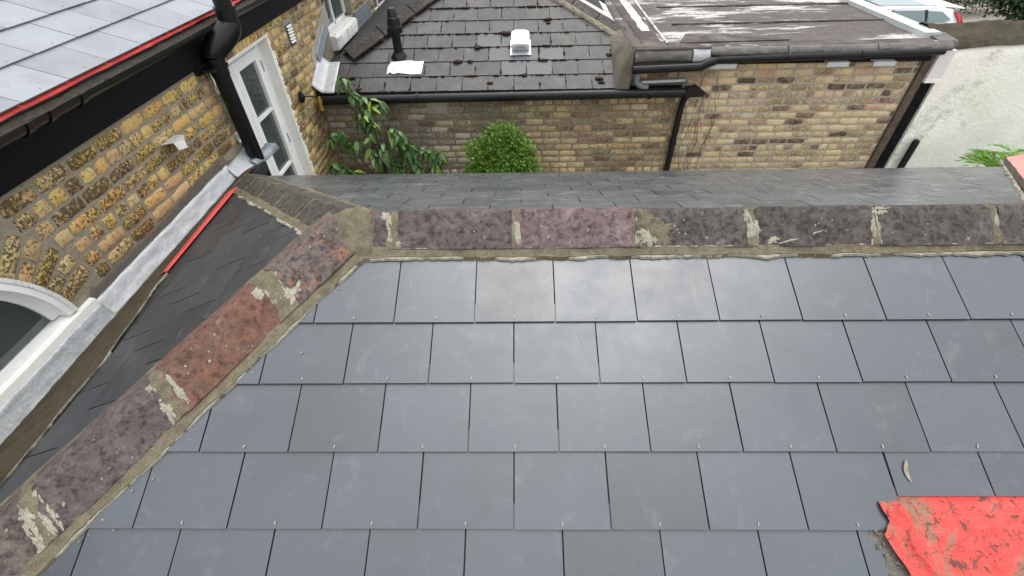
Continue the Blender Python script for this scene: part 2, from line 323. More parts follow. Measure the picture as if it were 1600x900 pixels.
def lump(g, c, r, k=8, rings=5, amp=.25, sq=(1, 1, 1)):
    """rough rounded clump"""
    vs = []; c = V(c); sd_ = random.random() * 50
    for i in range(rings + 1):
        th = PI * i / rings
        for j in range(k):
            ph = 2 * PI * j / k; d = V((math.sin(th) * math.cos(ph), math.sin(th) * math.sin(ph), math.cos(th)))
            rr = r * (1 + amp * nz(d, 2.3, sd_) * 2); vs.append((c.x + d.x * rr * sq[0], c.y + d.y * rr * sq[1], c.z + d.z * rr * sq[2]))
    g.add(vs, [(i * k + j, i * k + (j + 1) % k, (i + 1) * k + (j + 1) % k, (i + 1) * k + j) for i in range(rings) for j in range(k)])
# ------------------------------------------------------------------ ground (structure)
g = G(); g.add([(-90, -60, -.32), (120, -60, -.32), (120, 160, -.32), (-90, 160, -.32)], [(0, 1, 2, 3)])
tag(g.build('ground', M['tarmac']), kind='structure')
g = G(); g.box(-6, 9.2, -3, 10.5, -.4, 0)
tag(g.build('yard', M['yard']), kind='structure')
g = G(); g.box(12.5, 60, 17.3, 23, -.33, -.2)
tag(g.build('pavement', M['paving']), kind='structure')
# ------------------------------------------------------------------ slope frames and slates
T = .43057
Y_R, Z_R = 1.57, 3.308
class Slope:
    def __init__(s, O, A, U): s.O = V(O); s.A = V(A).normalized(); s.U = V(U).normalized(); s.N = s.A.cross(s.U).normalized()
    def p(s, a, u, h=0): return s.O + s.A * a + s.U * u + s.N * h
    def mat(s, a, u, h=0, rz=0, tilt=0):
        m = Matrix((( s.A.x, s.U.x, s.N.x, 0), (s.A.y, s.U.y, s.N.y, 0), (s.A.z, s.U.z, s.N.z, 0), (0, 0, 0, 1)))
        m.translation = s.p(a, u, h); return m @ Matrix.Rotation(rz, 4, 'Z') @ Matrix.Rotation(tilt, 4, 'X')
def clip(poly, a, b, c):
    """keep a*x+b*y<=c"""
    out = []
    for i in range(len(poly)):
        p, q = poly[i], poly[(i + 1) % len(poly)]; dp, dq = a * p[0] + b * p[1] - c, a * q[0] + b * q[1] - c
        if dp <= 0: out.append(p)
        if (dp < 0 < dq) or (dq < 0 < dp):
            t = dp / (dp - dq); out.append((p[0] + (q[0] - p[0]) * t, p[1] + (q[1] - p[1]) * t))
    return out
_sl = {}
def slate_mesh(wd, L, th, rough=0, key=0):
    k = (round(wd, 3), round(L, 3), th, rough, key)
    if k in _sl: return _sl[k]
    if rough:
        pts = []
        for (x0, y0, x1, y1, n) in ((0, 0, wd, 0, 5), (wd, 0, wd, L, 3), (wd, L, 0, L, 2), (0, L, 0, 0, 3)):
            for i in range(n):
                t = i / n; pts.append((x0 + (x1 - x0) * t + random.uniform(-1, 1) * rough, y0 + (y1 - y0) * t + random.uniform(-1, 1) * rough))
    else: pts = [(0, 0), (wd, 0), (wd, L), (0, L)]
    g = G(); g.prism([(x, y, 0) for x, y in pts], (0, 0, th)); me = g.mesh('slate', [M['slate'], M['slate_edge']])
    _sl[k] = me; return me
def lay_slates(S, part, rows, mat_key, exp, wd, gap, clips, L=.30, th=.005, rough=0, limit=None, stuff_parent=None, skip=None, tint=None, step=.0098):
    """rows: (k, a_start, a_end); each slate is one object, clipped ones get their own mesh"""
    done = 0; extra = G()
    for (k, a0, a1) in rows:
        off = 0 if k % 2 else wd / 2
        a = a0
        while a < a1 - 1e-6:
            u0 = k * exp + random.uniform(-.0012, .0012)
            h0 = th + step + random.uniform(-.0005, .0007)
            poly = [(0, 0), (wd - gap, 0), (wd - gap, L), (0, L)]; pc = poly
            for (ca, cb, cc) in clips: pc = clip(pc, ca, cb, cc - ca * a - cb * u0) if pc else pc
            area = 0
            if pc and len(pc) > 2:
                area = abs(sum(pc[i][0] * pc[(i + 1) % len(pc)][1] - pc[(i + 1) % len(pc)][0] * pc[i][1] for i in range(len(pc)))) / 2
            if area > .0012 and not (skip and skip(a, u0)):
                tilt = -math.asin(step / exp)
                mm = S.mat(a, u0, h0, random.uniform(-.0022, .0022), tilt)
                if area > wd * L * .94 - gap * L: me = slate_mesh(wd - gap, L, th, rough, random.randrange(4) if rough else 0)
                else:
                    g = G(); g.prism([(x, y, 0) for x, y in pc], (0, 0, th)); me = g.mesh('slate', [M['slate']])
                mk = tint(a, u0) if tint else mat_key
                if limit is not None and done >= limit:
                    b = len(extra.v); extra.v += [tuple(mm @ v.co) for v in me.vertices]; extra.f += [tuple(i + b for i in p.vertices) for p in me.polygons]; extra.mi += [0] * len(me.polygons)
                else:
                    o = inst('slate', me, part, mm)
                    if not o.material_slots or me.materials[0] != M[mk]:
                        o.material_slots[0].link = 'OBJECT'; o.material_slots[0].material = M[mk]
                    done += 1
            a += wd
    if extra.v: tag(extra.build('slate_field', M[mat_key], stuff_parent or part), kind='stuff')
    return done
ct = 1 / math.sqrt(1 + T * T)
EXP = .2272
house = thing('slate_roofed_house', (.9, 1.57, 0), 'front building with new dark slates, old ridge tiles and red membrane patches', 'house')
# front slope: origin on the line of the first exposed course edge (y=1.1747)
F = Slope((0, 1.1747, 3.138), (1, 0, 0), (0, 1, T))
Bk = Slope((0, Y_R, Z_R), (-1, 0, 0), (0, -1, T))           # u negative = away from ridge
S2 = .489; AX = -.70                                         # hip end
E = Slope((AX, 0, Z_R), (0, -1, 0), (1, 0, S2))
HX, HY = -.66, .75                                           # hip direction in plan
XR = 3.4
# decks
def deck(pts, name, h=.02):
    g = G(); n = len(pts); g.add([tuple(p) for p in pts] + [(p[0], p[1], p[2] - .09) for p in pts], [tuple(range(n)), tuple(range(2 * n - 1, n - 1, -1))] + [(i, i + n, (i + 1) % n + n, (i + 1) % n) for i in range(n)])
    return g.build(name, M['void'], house)
zf = lambda y: Z_R - T * abs(y - Y_R)
ye = 3.52; yf = -.35
xh = lambda y: AX + HX / HY * abs(y - Y_R)
d_front = deck([(xh(yf), yf, zf(yf)), (XR, yf, zf(yf)), (XR, Y_R, Z_R), (AX, Y_R, Z_R)], 'front_slope')
d_back = deck([(AX, Y_R, Z_R), (2.07, Y_R, Z_R), (2.07 + .985 * (ye - Y_R), ye, zf(ye)), (xh(ye), ye, zf(ye))], 'back_slope')
xw = -2.13
d_end = deck([(AX, Y_R, Z_R), (xh(ye), ye, zf(ye)), (xw, ye, Z_R + S2 * (xw - AX)), (xw, -.1, Z_R + S2 * (xw - AX)), (xh(-.1), -.1, zf(-.1))], 'end_slope')
# front slates.  course k: lower edge u=-EXP*(... ) ; k=0 is the first full course under the ridge
hs = HX / HY
def front_clip():
    # x >= AX + hs*(Y_R-y) ; y = 1.1747+u*ct
    return [(-1, hs * ct * -1 * -1, -(AX + hs * (Y_R - 1.1747)) + 0.0)]
# -x + hs*... : x >= AX + hs*(Y_R-1.1747-u*ct)  -> -x - hs*ct*u <= -(AX+hs*(Y_R-1.1747))
FC = [(-1, -hs * ct, -(AX + hs * (Y_R - 1.1747))), (0, 1, (Y_R - .05 - 1.1747) / ct), (1, 0, XR - .02)]
rows = []
st = {0: -.473, -1: -.6267, -2: -.778, -3: -.9264 - .3, -4: -1.0765 - .3, -5: -1.226 - .3}
for k in range(0, -6, -1):
    a = st[k] - .9
    rows.append((k, a, 3.25))
def skipf(a, u):
    k = round(u / EXP)
    if k == -3 and a > 1.0: return True
    if k <= -4 and a > .95: return True
    return False
n1 = lay_slates(F, d_front, rows, 'slate', EXP, .30, .0048, FC, L=.30, skip=skipf)
# slates of course -3 cut short above the red patch (bottom edge y=.637) and the two beside the hole
ucut = (.637 - 1.1747) / ct
a = st[-3] + .3 * 8
while a < 3.2:
    g = G(); x0 = a if a > 1.12 else 1.107; w_ = a + .2952 - x0
    if w_ > .02:
        L = .245; g.prism([(0, 0, 0), (w_, 0, 0), (w_, L, 0), (0, L, 0)], (0, 0, .005))
        inst('slate', g.mesh('slate', M['slate']), d_front, F.mat(x0, ucut, .0125, 0, -.03))
    a += .3
# slate with bottom right corner beside the membrane
for (x0, x1, k) in ((1.0736 - .2, 1.104, -3),):
    pass
g = G(); x0 = st[-3] + .3 * 7; 
g = G(); x0 = st[-4] + .3 * 8; pts = [(0, 0), (.055, 0), (.05, .1), (.058, .17), (.045, .3), (0, .3)]
g.prism([(x, y, 0) for x, y in pts], (0, 0, .005)); inst('slate', g.mesh('slate', M['slate']), d_front, F.mat(x0, -4 * EXP, .0135, 0, -.037))
# copper disc rivets
g = G()
for k in range(0, -5, -1):
    a = st[k] - .9 + .15
    while a < 2.1:
        y = 1.1747 + k * EXP * ct
        if a > xh(y) + .14 and not skipf(a - .15, k * EXP):
            p = F.p(a + random.uniform(-.004, .004), k * EXP + .016, .0165)
            ang = random.uniform(-.5, .5) + PI / 2; d = F.A * math.cos(ang) + F.U * math.sin(ang); e = F.N.cross(d)
            q = [p + d * .0048 - e * .0017, p + d * .0048 + e * .0017, p - d * .0048 + e * .0017, p - d * .0048 - e * .0017]
            g.prism([x + F.N * .0015 for x in q][::-1], F.N * -.0015 * -1)
        a += .3
tag(g.build('rivets', M['copper'], d_front), kind='stuff')
# back slope slates (u measured down: use negative u)
SB = Slope((0, Y_R, Z_R), (-1, 0, 0), (0, -1, T))
rows = []
for k in range(-9, 0):
    off = .15 * (k % 2)
    rows.append((k, -4.3 + off - .05, 2.4))
BC = [(1, hs * ct * 1, -AX), (0, 1, -.03), (-1, .985 * ct, 2.07)]
# x = -a ; x >= AX + hs*(y-Y_R), y-Y_R = -u*ct  ->  -a >= AX - hs*u*ct -> a - hs*ct*u <= -AX
BC[0] = (1, -hs * ct, -AX)
# right valley: x <= 2.07+.985*(y-Y_R) -> -a <= 2.07 - .985*u*ct -> -a + .985*ct*u <= 2.07
n2 = lay_slates(SB, d_back, rows, 'slate_dusty_sheen', EXP * .955, .30, .0055, BC, L=.29)
# hip end slates
s2 = 1 / math.sqrt(1 + S2 * S2)
ulow = (xw - .02 - AX) / s2
M['slate_end'] = m_slate('dark new slate', (.03, .032, .036), (.045, .048, .053), .42, .5, .35, (.2, .2, .2), (1.4, .6, 1))
SE = Slope((AX, 0, Z_R), (0, -1, 0), (1, 0, S2)); SE.O = SE.p(0, ulow)
rows = [(k, -3.75 + .15 * (k % 2) + .04, 0.2) for k in range(0, 8)]
# y=-a ; x = AX+ (ulow+u)*s2 ; x <= AX + hs*|y-Y_R|
EC = [(1 * hs * 1.0, s2, 0), (0, 0, 1)]
# back hip (y>Y_R): (ulow+u)*s2 <= hs*(y-Y_R)= hs*(-a-Y_R) -> s2*u + hs*a <= -hs*Y_R - ulow*s2
# front hip: (ulow+u)*s2 <= hs*(Y_R-y)= hs*(Y_R+a) -> s2*u - hs*a <= hs*Y_R - ulow*s2
EC = [(hs, s2, -hs * Y_R - ulow * s2), (-hs, s2, hs * Y_R - ulow * s2)]
n3 = lay_slates(SE, d_end, rows, 'slate_end', EXP, .30, .0055, EC, L=.30)
print('slates', n1, n2, n3)
# walls below the eaves
g = G(); g.box(xw + .12, 5.2, .2, ye - .1, 0, zf(ye) - .1); g.box(-1.6, XR - .1, -.3, .2, 0, 2.38); g.build('wall', M['render'], house)
# eave gutter at the back
g = G(); g.tube([(xh(ye) + .1, ye + .02, zf(ye) - .045), (4.0, ye + .02, zf(ye) - .045)], .03, 8); g.build('gutter', M['black'], house, smooth=True)
# --- ridge and hip tiles
def angle_tile(P0, P1, side, half, drop, th, mk, wav=.002, name='ridge_tile', label=None, mats=None):
    """an angular ridge tile between P0 and P1 (crest line); side=horizontal unit vector of the near wing"""
    lift = V((0, 0, random.uniform(-.003, .005))); P0, P1 = V(P0) + lift + V((0, 0, random.uniform(-.002, .003))), V(P1) + lift; side = V(side).normalized(); nseg = 7; g = G()
    prof = [(-half, -drop), (-half * .5, -drop * .5 + .004), (-.014, -.006), (0, 0), (.014, -.006), (half * .5, -drop * .5 + .004), (half, -drop)]
    inn = [(x * .97, z - th) for x, z in prof][::-1]; pr = prof + inn; rows = []; so_ = random.random() * 40
    for i in range(nseg + 1):
        t = i / nseg; c = P0.lerp(P1, t); r = []
        for j, (x, z) in enumerate(pr):
            wob = wav * 2 * nz((t * 3, j * .7, so_), 1.3)
            e = (P1 - P0).normalized() * (wav * 1.6 * nz((j, so_, 1), 1.7)) if i in (0, nseg) else V()
            r.append(c + side * (x + wob) + V((0, 0, z + wob)) + e)
        rows.append([tuple(p) for p in r + [r[0]]])
    g.strip(rows); m = len(pr)
    g.add([rows[0][j] for j in range(m)], [tuple(range(m))]); g.add([rows[-1][j] for j in range(m)], [tuple(range(m))[::-1]])
    o = g.build(name, M[mk], house, smooth=True)
    if label: o['label'] = label
    return o
RC = V((0, 1.565, 3.378))
jx = [-.50, -.03, .44, .905, 1.375, 1.83, 2.29, 2.75, 3.2]
mk = ['tile_plum', 'tile_red', 'tile_grey', 'tile_brown', 'tile_brown', 'tile_grey', 'tile_plum', 'tile_grey']
lb = ['dark plum ridge tile with orange tint at its right end', 'reddish plum ridge tile with white splashes', 'grey brown ridge tile with a mortar smear at its left end', 'dark brown ridge tile with a pale scrape', None, 'pale mortar smeared ridge tile', None, None]
angle_tile((-.69, 1.565, 3.372), (-.515, 1.565, 3.372), (0, -1, 0), .128, .098, .02, 'tile_plum', label='short cut plum ridge tile beside the hip junction')
for i in range(8):
    gp = [.012, .007, .008, .012, .014, .02, .01, .01][i]
    angle_tile((jx[i] + gp, 1.565, RC.z + .0 + .004 * nz((i, 3, 3), 1.1)), (jx[i + 1] - gp * .6, 1.565, RC.z + .004 * nz((i, 8, 2), 1.7)), (0, -1, 0), .128, .098, .02, mk[i], label=lb[i])
# front hip
hd = V((-.655, -.755, 0)).normalized(); HC0 = V((-.735, 1.575, 3.372)); dz = -T * .755
hpt = lambda k: V((HC0.x + hd.x * k, HC0.y + hd.y * k, HC0.z + dz * k))
sideF = V((.755, -.655, 0))
hk = [.03, .36, .82, 1.28, 1.74, 2.2]
hm = ['tile_orange', 'tile_terra', 'tile_plum', 'tile_mauve', 'tile_brown']
hl = ['purple hip tile with orange lichen and white spots', 'terracotta red hip tile', 'dark plum hip tile with white spots', 'brown mauve hip tile at the frame corner', None]
for i in range(5):
    ga = [.005, .035, .02, .012, .012][i]; gb = [.035, .012, .012, .012, .012][i]
    angle_tile(hpt(hk[i] + ga), hpt(hk[i + 1] - gb), sideF, .155, .078, .02, hm[i], .003, 'hip_tile', hl[i])
# back hip
bd = V((-.66, .75, 0)).normalized(); BC0 = V((-.70, 1.60, 3.345)); dzb = -T * .75
bpt = lambda k: V((BC0.x + bd.x * k, BC0.y + bd.y * k, BC0.z + dzb * k))
sideB = V((-.75, -.66, 0)); bk = [.06, .5, .94, 1.38, 1.82, 2.2]
for i in range(5): angle_tile(bpt(bk[i] + .006), bpt(bk[i + 1] - .008), sideB, .135, .07, .018, 'tile_dark', .003, 'hip_tile')
# --- mortar bedding strips
def bed(path, side, w0, w1, h, name, mk, amp=.006, ins=.06, lime=None):
    """path of points on the slope under the wing edge; the strip runs from -ins (under the tile) to w (outer edge)"""
    rows = []; n = len(path); so_ = random.random() * 30; side = V(side).normalized()
    for i, p in enumerate(path):
        p = V(p[:3]); t = i / (n - 1); wv = w0 + (w1 - w0) * t + amp * 1.6 * nz(p * 9, 1, so_) + amp * nz(p * 31, 1, so_)
        top = p + side * (-.004) + V((0, 0, h + .002)); out = p + side * wv
        rows.append([tuple(p - side * ins + V((0, 0, h * .3))), tuple(top), tuple(p + side * (wv * .55) + V((0, 0, h * .5 + amp * .5 * nz(p * 22, 1, so_)))), tuple(out + V((0, 0, .009))), tuple(out + side * .003 + V((0, 0, -.01)))])
    g = G(); g.strip(rows); return g.build(name, M[mk], house, smooth=True)
NP = 160
def fpt(x, y, e=0): return V((x, y, zf(y) + .012 + e))
# ridge front: wing bottom edge at y=1.437
rp = [fpt(-.66 + (3.2 + .66) * i / NP, 1.437) for i in range(NP + 1)]
bed(rp, (0, -1, -T), .026, .017, .016, 'mortar_bed', 'bedding', .006)
def limeline(path, side, d, wid, name='lime_smear', amp=.008, hh=.0145, prob=.2, mk='lime'):
    g = G(); side = V(side).normalized(); so_ = random.random() * 30; rows = []; up_ = V((0, 0, 1))
    for p in path:
        p = V(p); a_ = d + .004 * nz(p * 14, 1, so_); ww = wid * max(0, .35 + 1.8 * nz(p * 11, 1, so_ + 3) + .9 * nz(p * 45, 1, so_)) 
        rows.append([tuple(p + side * (a_ - .008) + up_ * .004), tuple(p + side * a_ + up_ * .0065), tuple(p + side * (a_ + ww) + up_ * .005), tuple(p + side * (a_ + ww + .001) + up_ * -.004)])
    g.strip(rows); return tag(g.build(name, M[mk], house, smooth=True), kind='stuff')
rp4 = [fpt(-.6 + (3.2 + .6) * i / 520, 1.437) for i in range(521)]
limeline(rp4, (0, -1, -T), .024, .007)
# back side of the ridge
rb = [V((-.6 + 2.75 * i / 200, 1.70, zf(1.70) + .012)) for i in range(201)]
bed(rb, (0, 1, -T), .02, .02, .014, 'mortar_bed', 'bedding', .006)
# hip front: strip lies on the front slope along the wing edge
def hip_edge(k, half, base=hpt, sd_=sideF):
    c = base(k) + sd_ * half; return c
hp = []
for i in range(NP + 1):
    c = hip_edge(-.02 + 2.2 * i / NP, .154); hp.append(V((c.x, c.y, zf(c.y) + .012)))
bed(hp, (.755, -.655, -.28), .036, .03, .012, 'mortar_bed', 'bedding', .007, .08)
hp4 = []
for i in range(401):
    c = hip_edge(-.02 + 2.2 * i / 400, .154); hp4.append(V((c.x, c.y, zf(c.y) + .012)))
limeline(hp4, (.755, -.655, -.28), .036, .004)
# hip front, end-slope side
zend = lambda x: Z_R + S2 * (x - AX)
he = []
for i in range(NP + 1):
    c = hip_edge(-.02 + 2.1 * i / NP, -.147); he.append(V((c.x, c.y, zend(c.x) + .012)))
bed(he, (-.755, .655, -.3), .02, .02, .045, 'mortar_bed', 'bedding', .005, .08)
# back hip, end-slope side
hb = []
for i in range(301):
    c = bpt(.02 + 2.1 * i / 300) + sideB * .133; hb.append(V((c.x, c.y, zend(c.x) + .012)))
bed(hb, (-.75, -.66, -.2), .022, .022, .012, 'mortar_bed', 'bedding', .006, .08)
limeline(hb, (-.75, -.66, -.2), .024, .014)
hb2 = []
for i in range(301):
    c = bpt(.02 + 2.1 * i / 300) - sideB * .133; hb2.append(V((c.x, c.y, zf(c.y) + .012)))
bed(hb2, (.75, .66, -.2), .02, .02, .01, 'mortar_bed', 'bedding', .006, .08)
# mortar joints between tiles
def joint(P0, P1, side, half, drop, mk, amp=.006, rise=.001, ext=.0):
    P0, P1 = V(P0), V(P1); side = V(side).normalized(); rows = []; so_ = random.random() * 50; n = 16; ax = (P1 - P0)
    for i in range(n + 1):
        x = -half * .98 + (2 * half * .98 + ext) * i / n; z = -drop * abs(x) / half - rise * 0
        c0 = P0 + side * x + V((0, 0, z)); c1 = P1 + side * x + V((0, 0, z)); u = ax.normalized(); j0 = amp * nz((i * .6, so_, 1), 1); j1 = amp * nz((i * .6, so_, 9), 1)
        up_ = V((0, 0, 1)); a0 = c0 + u * (j0 * 1.5 - amp * .7); b0 = c1 + u * (j1 * 1.5 + amp * .7)
        m_ = (a0 + b0) / 2
        rows.append([tuple(a0 - up_ * .016), tuple(a0 + up_ * rise), tuple(a0.lerp(m_, .6) + up_ * (rise + .002 + amp * .5 * nz((i, so_, 3), .8))), tuple(b0.lerp(m_, .6) + up_ * (rise + .002 + amp * .5 * nz((i, so_, 5), .8))), tuple(b0 + up_ * rise), tuple(b0 - up_ * .016)])
    g = G(); g.strip(rows); return g.build('mortar_joint', M[mk], house, smooth=True)
for i in range(0, 8):
    wj = [.022, .009, .013, .016, .014, .026, .01, .01][i]
    joint((jx[i] - wj, 1.565, RC.z), (jx[i] + wj, 1.565, RC.z), (0, -1, 0), .129, .098, 'bedding', .007)
for i in range(1, 5):
    wj = [.0, .045, .02, .014, .014][i]
    joint(hpt(hk[i] - wj), hpt(hk[i] + wj), sideF, .156, .078, 'bedding', .01)
for i in range(0, 6): joint(bpt(bk[i] - .012), bpt(bk[i] + .012), sideB, .136, .07, 'bedding', .005)
# mortar lump at the junction of ridge and hips
rows = []
for i in range(15):
    r = []
    for j in range(19):
        x = -.775 + .20 * j / 18; y = 1.40 + .25 * i / 14
        cr = 3.385 - .82 * max(0, abs(y - 1.565) - .015) - .10 * max(0, -.70 - x) * 4 - .02 * max(0, x + .60)
        z = cr + .012 * nz((x * 22, y * 22, 1), 1) + .006 * nz((x * 60, y * 60, 4), 1)
        edge = max(abs(j / 18 - .5), abs(i / 14 - .5)) * 2
        z -= .05 * max(0, edge - .78) ** 1.0 * 4
        r.append((x + .008 * nz((i, j, 3), .6), y, z))
    rows.append(r)
g = G(); g.strip(rows); tag(g.build('mortar_patch', M['bedding'], house, smooth=True), 'rough mortar lump where ridge and hips meet')
# irregular lime and mortar patches lying on the tiles
def patch(fn, u, v, ru, rv, mk, name='lime_smear', h=.002, n=64):
    """blob with a ragged outline; fn(u,v)->(point, normal)"""
    so_ = random.random() * 60; g = G(); c, nn = fn(u, v); vs = [tuple(c + nn * (h + .001))]
    for ring in (.55, 1.0):
        for i in range(n):
            a = 2 * PI * i / n; q = ring * (1 + .75 * nz((math.cos(a) * 1.6, math.sin(a) * 1.6, so_), 1) + .5 * nz((math.cos(a) * 5, math.sin(a) * 5, so_), 1) + .35 * nz((math.cos(a) * 15, math.sin(a) * 15, so_), 1))
            p, m_ = fn(u + ru * q * math.cos(a), v + rv * q * math.sin(a)); vs.append(tuple(p + m_ * (h if ring < 1 else -.0015)))
    fs = [(0, 1 + i, 1 + (i + 1) % n) for i in range(n)] + [(1 + i, 1 + n + i, 1 + n + (i + 1) % n, 1 + (i + 1) % n) for i in range(n)]
    g.add(vs, fs); return g
def ridge_fn(u, v):    # u = x, v in 0..1 down the front wing
    v = min(max(v, .02), .99); y = 1.565 - .128 * v; z = RC.z - .098 * v + .004 * (1 - abs(2 * v - 1)); return V((u, y, z)), V((0, -.6, .8))
def hip_fn(u, v):
    v = min(max(v, .02), .99); c = hpt(u) + sideF * (.155 * v) + V((0, 0, -.078 * v + .004 * (1 - abs(2 * v - 1)))); return c, (V((0, 0, 1)) + sideF * .6).normalized()
gl = G(); gm = G()
def merge(a, b): a.add(b.v, b.f)
for (u, v, ru, rv) in ((-.515, .5, .02, .5), (-.49, .85, .03, .08), (-.545, .15, .02, .1), (-.05, .2, .02, .3), (-.015, .6, .015, .5), (.02, .1, .03, .06), (.425, .5, .012, .5), (.5, .72, .04, .22), (.9, .55, .012, .4), (.15, .6, .0001, .0001), (.265, .55, .014, .1), (.30, .8, .01, .06), (1.40, .12, .05, .16), (1.8, .25, .025, .3), (1.87, .1, .04, .12), (.885, .2, .012, .2), (1.37, .5, .01, .4), (.98, .85, .02, .08)):
    merge(gl, patch(ridge_fn, u, v, ru, rv, 'lime'))
for (u, v, ru, rv) in ((.32, .7, .05, .24), (.41, .15, .02, .25), (.85, .7, .014, .3), (.79, .5, .01, .5), (1.30, .35, .018, .3), (1.27, .7, .01, .3), (.04, .85, .02, .15)):
    merge(gl, patch(hip_fn, u, v, ru, rv, 'lime'))
for (u, v, ru, rv) in ((.545, .62, .05, .3), (.49, .35, .04, .3), (-.505, .55, .025, .4)): merge(gm, patch(ridge_fn, u, v, ru, rv, 'bedding', h=.004))
for i in range(1, 8):
    for sg in (-1, 1):
        for q in range(5):
            merge(gl, patch(ridge_fn, jx[i] + sg * random.uniform(.008, .02), random.uniform(0, 1), random.uniform(.003, .009), random.uniform(.06, .25), 'lime', n=30, h=.001))
    for q in range(6): merge(gl, patch(ridge_fn, jx[i] - .45 * random.random(), .97, random.uniform(.01, .04), random.uniform(.01, .03), 'lime', n=24, h=.001))
for i in range(1, 5):
    for sg in (-1, 1):
        for q in range(5):
            merge(gl, patch(hip_fn, hk[i] + sg * random.uniform(.02, .04), random.uniform(0, 1), random.uniform(.004, .012), random.uniform(.05, .2), 'lime', n=30, h=.001))
for i in range(90):
    u = random.uniform(-.45, 2.2); q = random.uniform(.0015, .005); merge(gl, patch(ridge_fn, u, random.uniform(.05, .95), q, q * 8, 'lime', n=8))
for i in range(50):
    u = random.uniform(.05, 1.9); q = random.uniform(.0015, .006); merge(gl, patch(hip_fn, u, random.uniform(.05, .95), q, q * 6, 'lime', n=8))
tag(gl.build('lime_spots', M['lime'], house, smooth=True), kind='stuff'); tag(gm.build('mortar_smears', M['bedding'], house, smooth=True), kind='stuff')
# chalk scrape and white ring on the fourth ridge tile, splash on a slate
g = G(); rows = []
for i in range(13):
    t = i / 12; u = 1.0 + .24 * t; v = .93 - .42 * t; p, nn = ridge_fn(u, v); e = V((.3, .4, .3)).normalized() * (.0055 * math.sin(PI * min(1, t * 1.1 + .12)))
    rows.append([tuple(p - e + nn * .0018), tuple(p + e + nn * .0018)])
g.strip(rows)
for (u, v, r) in ((1.268, .55, .013),):
    ring = []
    for i in range(21):
        a = 2 * PI * i / 20; pa, nn = ridge_fn(u + r * math.cos(a), v + r * 6.5 * math.sin(a)); pb, _ = ridge_fn(u + r * .75 * math.cos(a), v + r * 4.8 * math.sin(a)); ring.append([tuple(pa + nn * .0018), tuple(pb + nn * .0018)])
    g.strip(ring)
tag(g.build('chalk_mark', M['lime'], house), kind='stuff')
g = G()
def ffn(u, v): return F.p(u, v, .0148), F.N
def fblob(x, y, rx, ry, n=14): merge(g, patch(ffn, x, (y - 1.1747) / ct, rx, ry, 'lime', n=n, h=.0008))
# curved splash beside the red patch
rows = []
for i in range(12):
    t = i / 11; x = 1.232 - .012 * math.sin(t * 2.6) + .0; y = .735 - .062 * t; wv = .007 * math.sin(PI * (t * .85 + .1)); rows.append([tuple(F.p(x - wv, (y - 1.1747) / ct, .0152)), tuple(F.p(x + wv, (y - 1.1747) / ct, .0152))])
g.strip(rows)
for i in range(26):
    k = random.random(); c = hpt(.1 + 1.9 * k) + sideF * (.2 + random.random() ** 2 * .09); q = random.uniform(.0015, .005); fblob(c.x, c.y, q, q * random.uniform(.6, 2), 8)
for i in range(46):
    x = random.uniform(-.6, 1.9); y = random.uniform(.2, 1.4)
    if x > xh(y) + .25 and not (x > 1.0 and y < .7): q = random.uniform(.0008, .002); fblob(x, y, q, q, 6)
fblob(1.93, 1.295, .008, .009)
tag(g.build('mortar_splashes', M['lime'], d_front, smooth=True), kind='stuff')
# --- red membrane patch on the front slope
rows = []
nx, ny = 150, 90
def mleft(y):
    # ragged left edge of the membrane
    pts = [(.66, 1.100), (.60, 1.105), (.57, 1.118), (.553, 1.10), (.54, 1.085), (.50, 1.105), (.46, 1.125), (.42, 1.135), (.36, 1.17), (.2, 1.26), (-.3, 1.45)]
    for (ya, xa), (yb, xb) in zip(pts, pts[1:]):
        if yb <= y <= ya: t = (ya - y) / (ya - yb); return xa + (xb - xa) * t
    return pts[0][1] if y > .66 else pts[-1][1]
for i in range(ny + 1):
    y = .66 - (.66 + .33) * i / ny; r = []; x0 = mleft(y)
    for j in range(nx + 1):
        x = x0 + (3.3 - x0) * (j / nx) ** 1.5
        h = .019 + .006 * nz((x * 7 - y * 5, y * 3, 2), 1) + .005 * nz((x * 14 + y * 20, y * 9, 7), 1) + .012 * max(0, 1 - (x - x0) / .05) * (1 if y < .56 else .3) + .014 * math.exp(-((x - x0 - .09 + .12 * (y - .3)) / .012) ** 2) + .009 * math.exp(-((x - x0 - .22 - .3 * (y - .3)) / .01) ** 2) + .004 * nz((x * 40, y * 25, 5), 1)
        h = max(h, .0165) if y < .62 else min(h, .006)
        r.append(tuple(F.p(x, (y - 1.1747) / ct, h)))
    rows.append(r)
g = G(); g.strip(rows); tag(g.build('roof_membrane', M['red_dirty'], d_front, smooth=True, solid=.0015), 'torn muddy red membrane where slates are missing')
rows = []
for i in range(30):
    y = .575 - .6 * i / 29; r = []
    for j in range(10):
        x = 1.055 + (mleft(y) + .05 - 1.055) * j / 9; h = .006 + .006 * nz((x * 30, y * 30, 4), 1)
        r.append(tuple(F.p(x, (y - 1.1747) / ct, h)))
    rows.append(r)
g = G(); g.strip(rows); tag(g.build('mortar_strip', M['pebble'], d_front, smooth=True), 'grey gritty mortar beside the torn membrane')
g = G()
for i in range(70):
    y = .56 - .5 * random.random(); x = random.uniform(1.07, mleft(y)); lump(g, F.p(x, (y - 1.1747) / ct, .01), random.uniform(.002, .007), 6, 4, .4)
tag(g.build('mortar_crumbs', M['pebble'], d_front), kind='stuff')
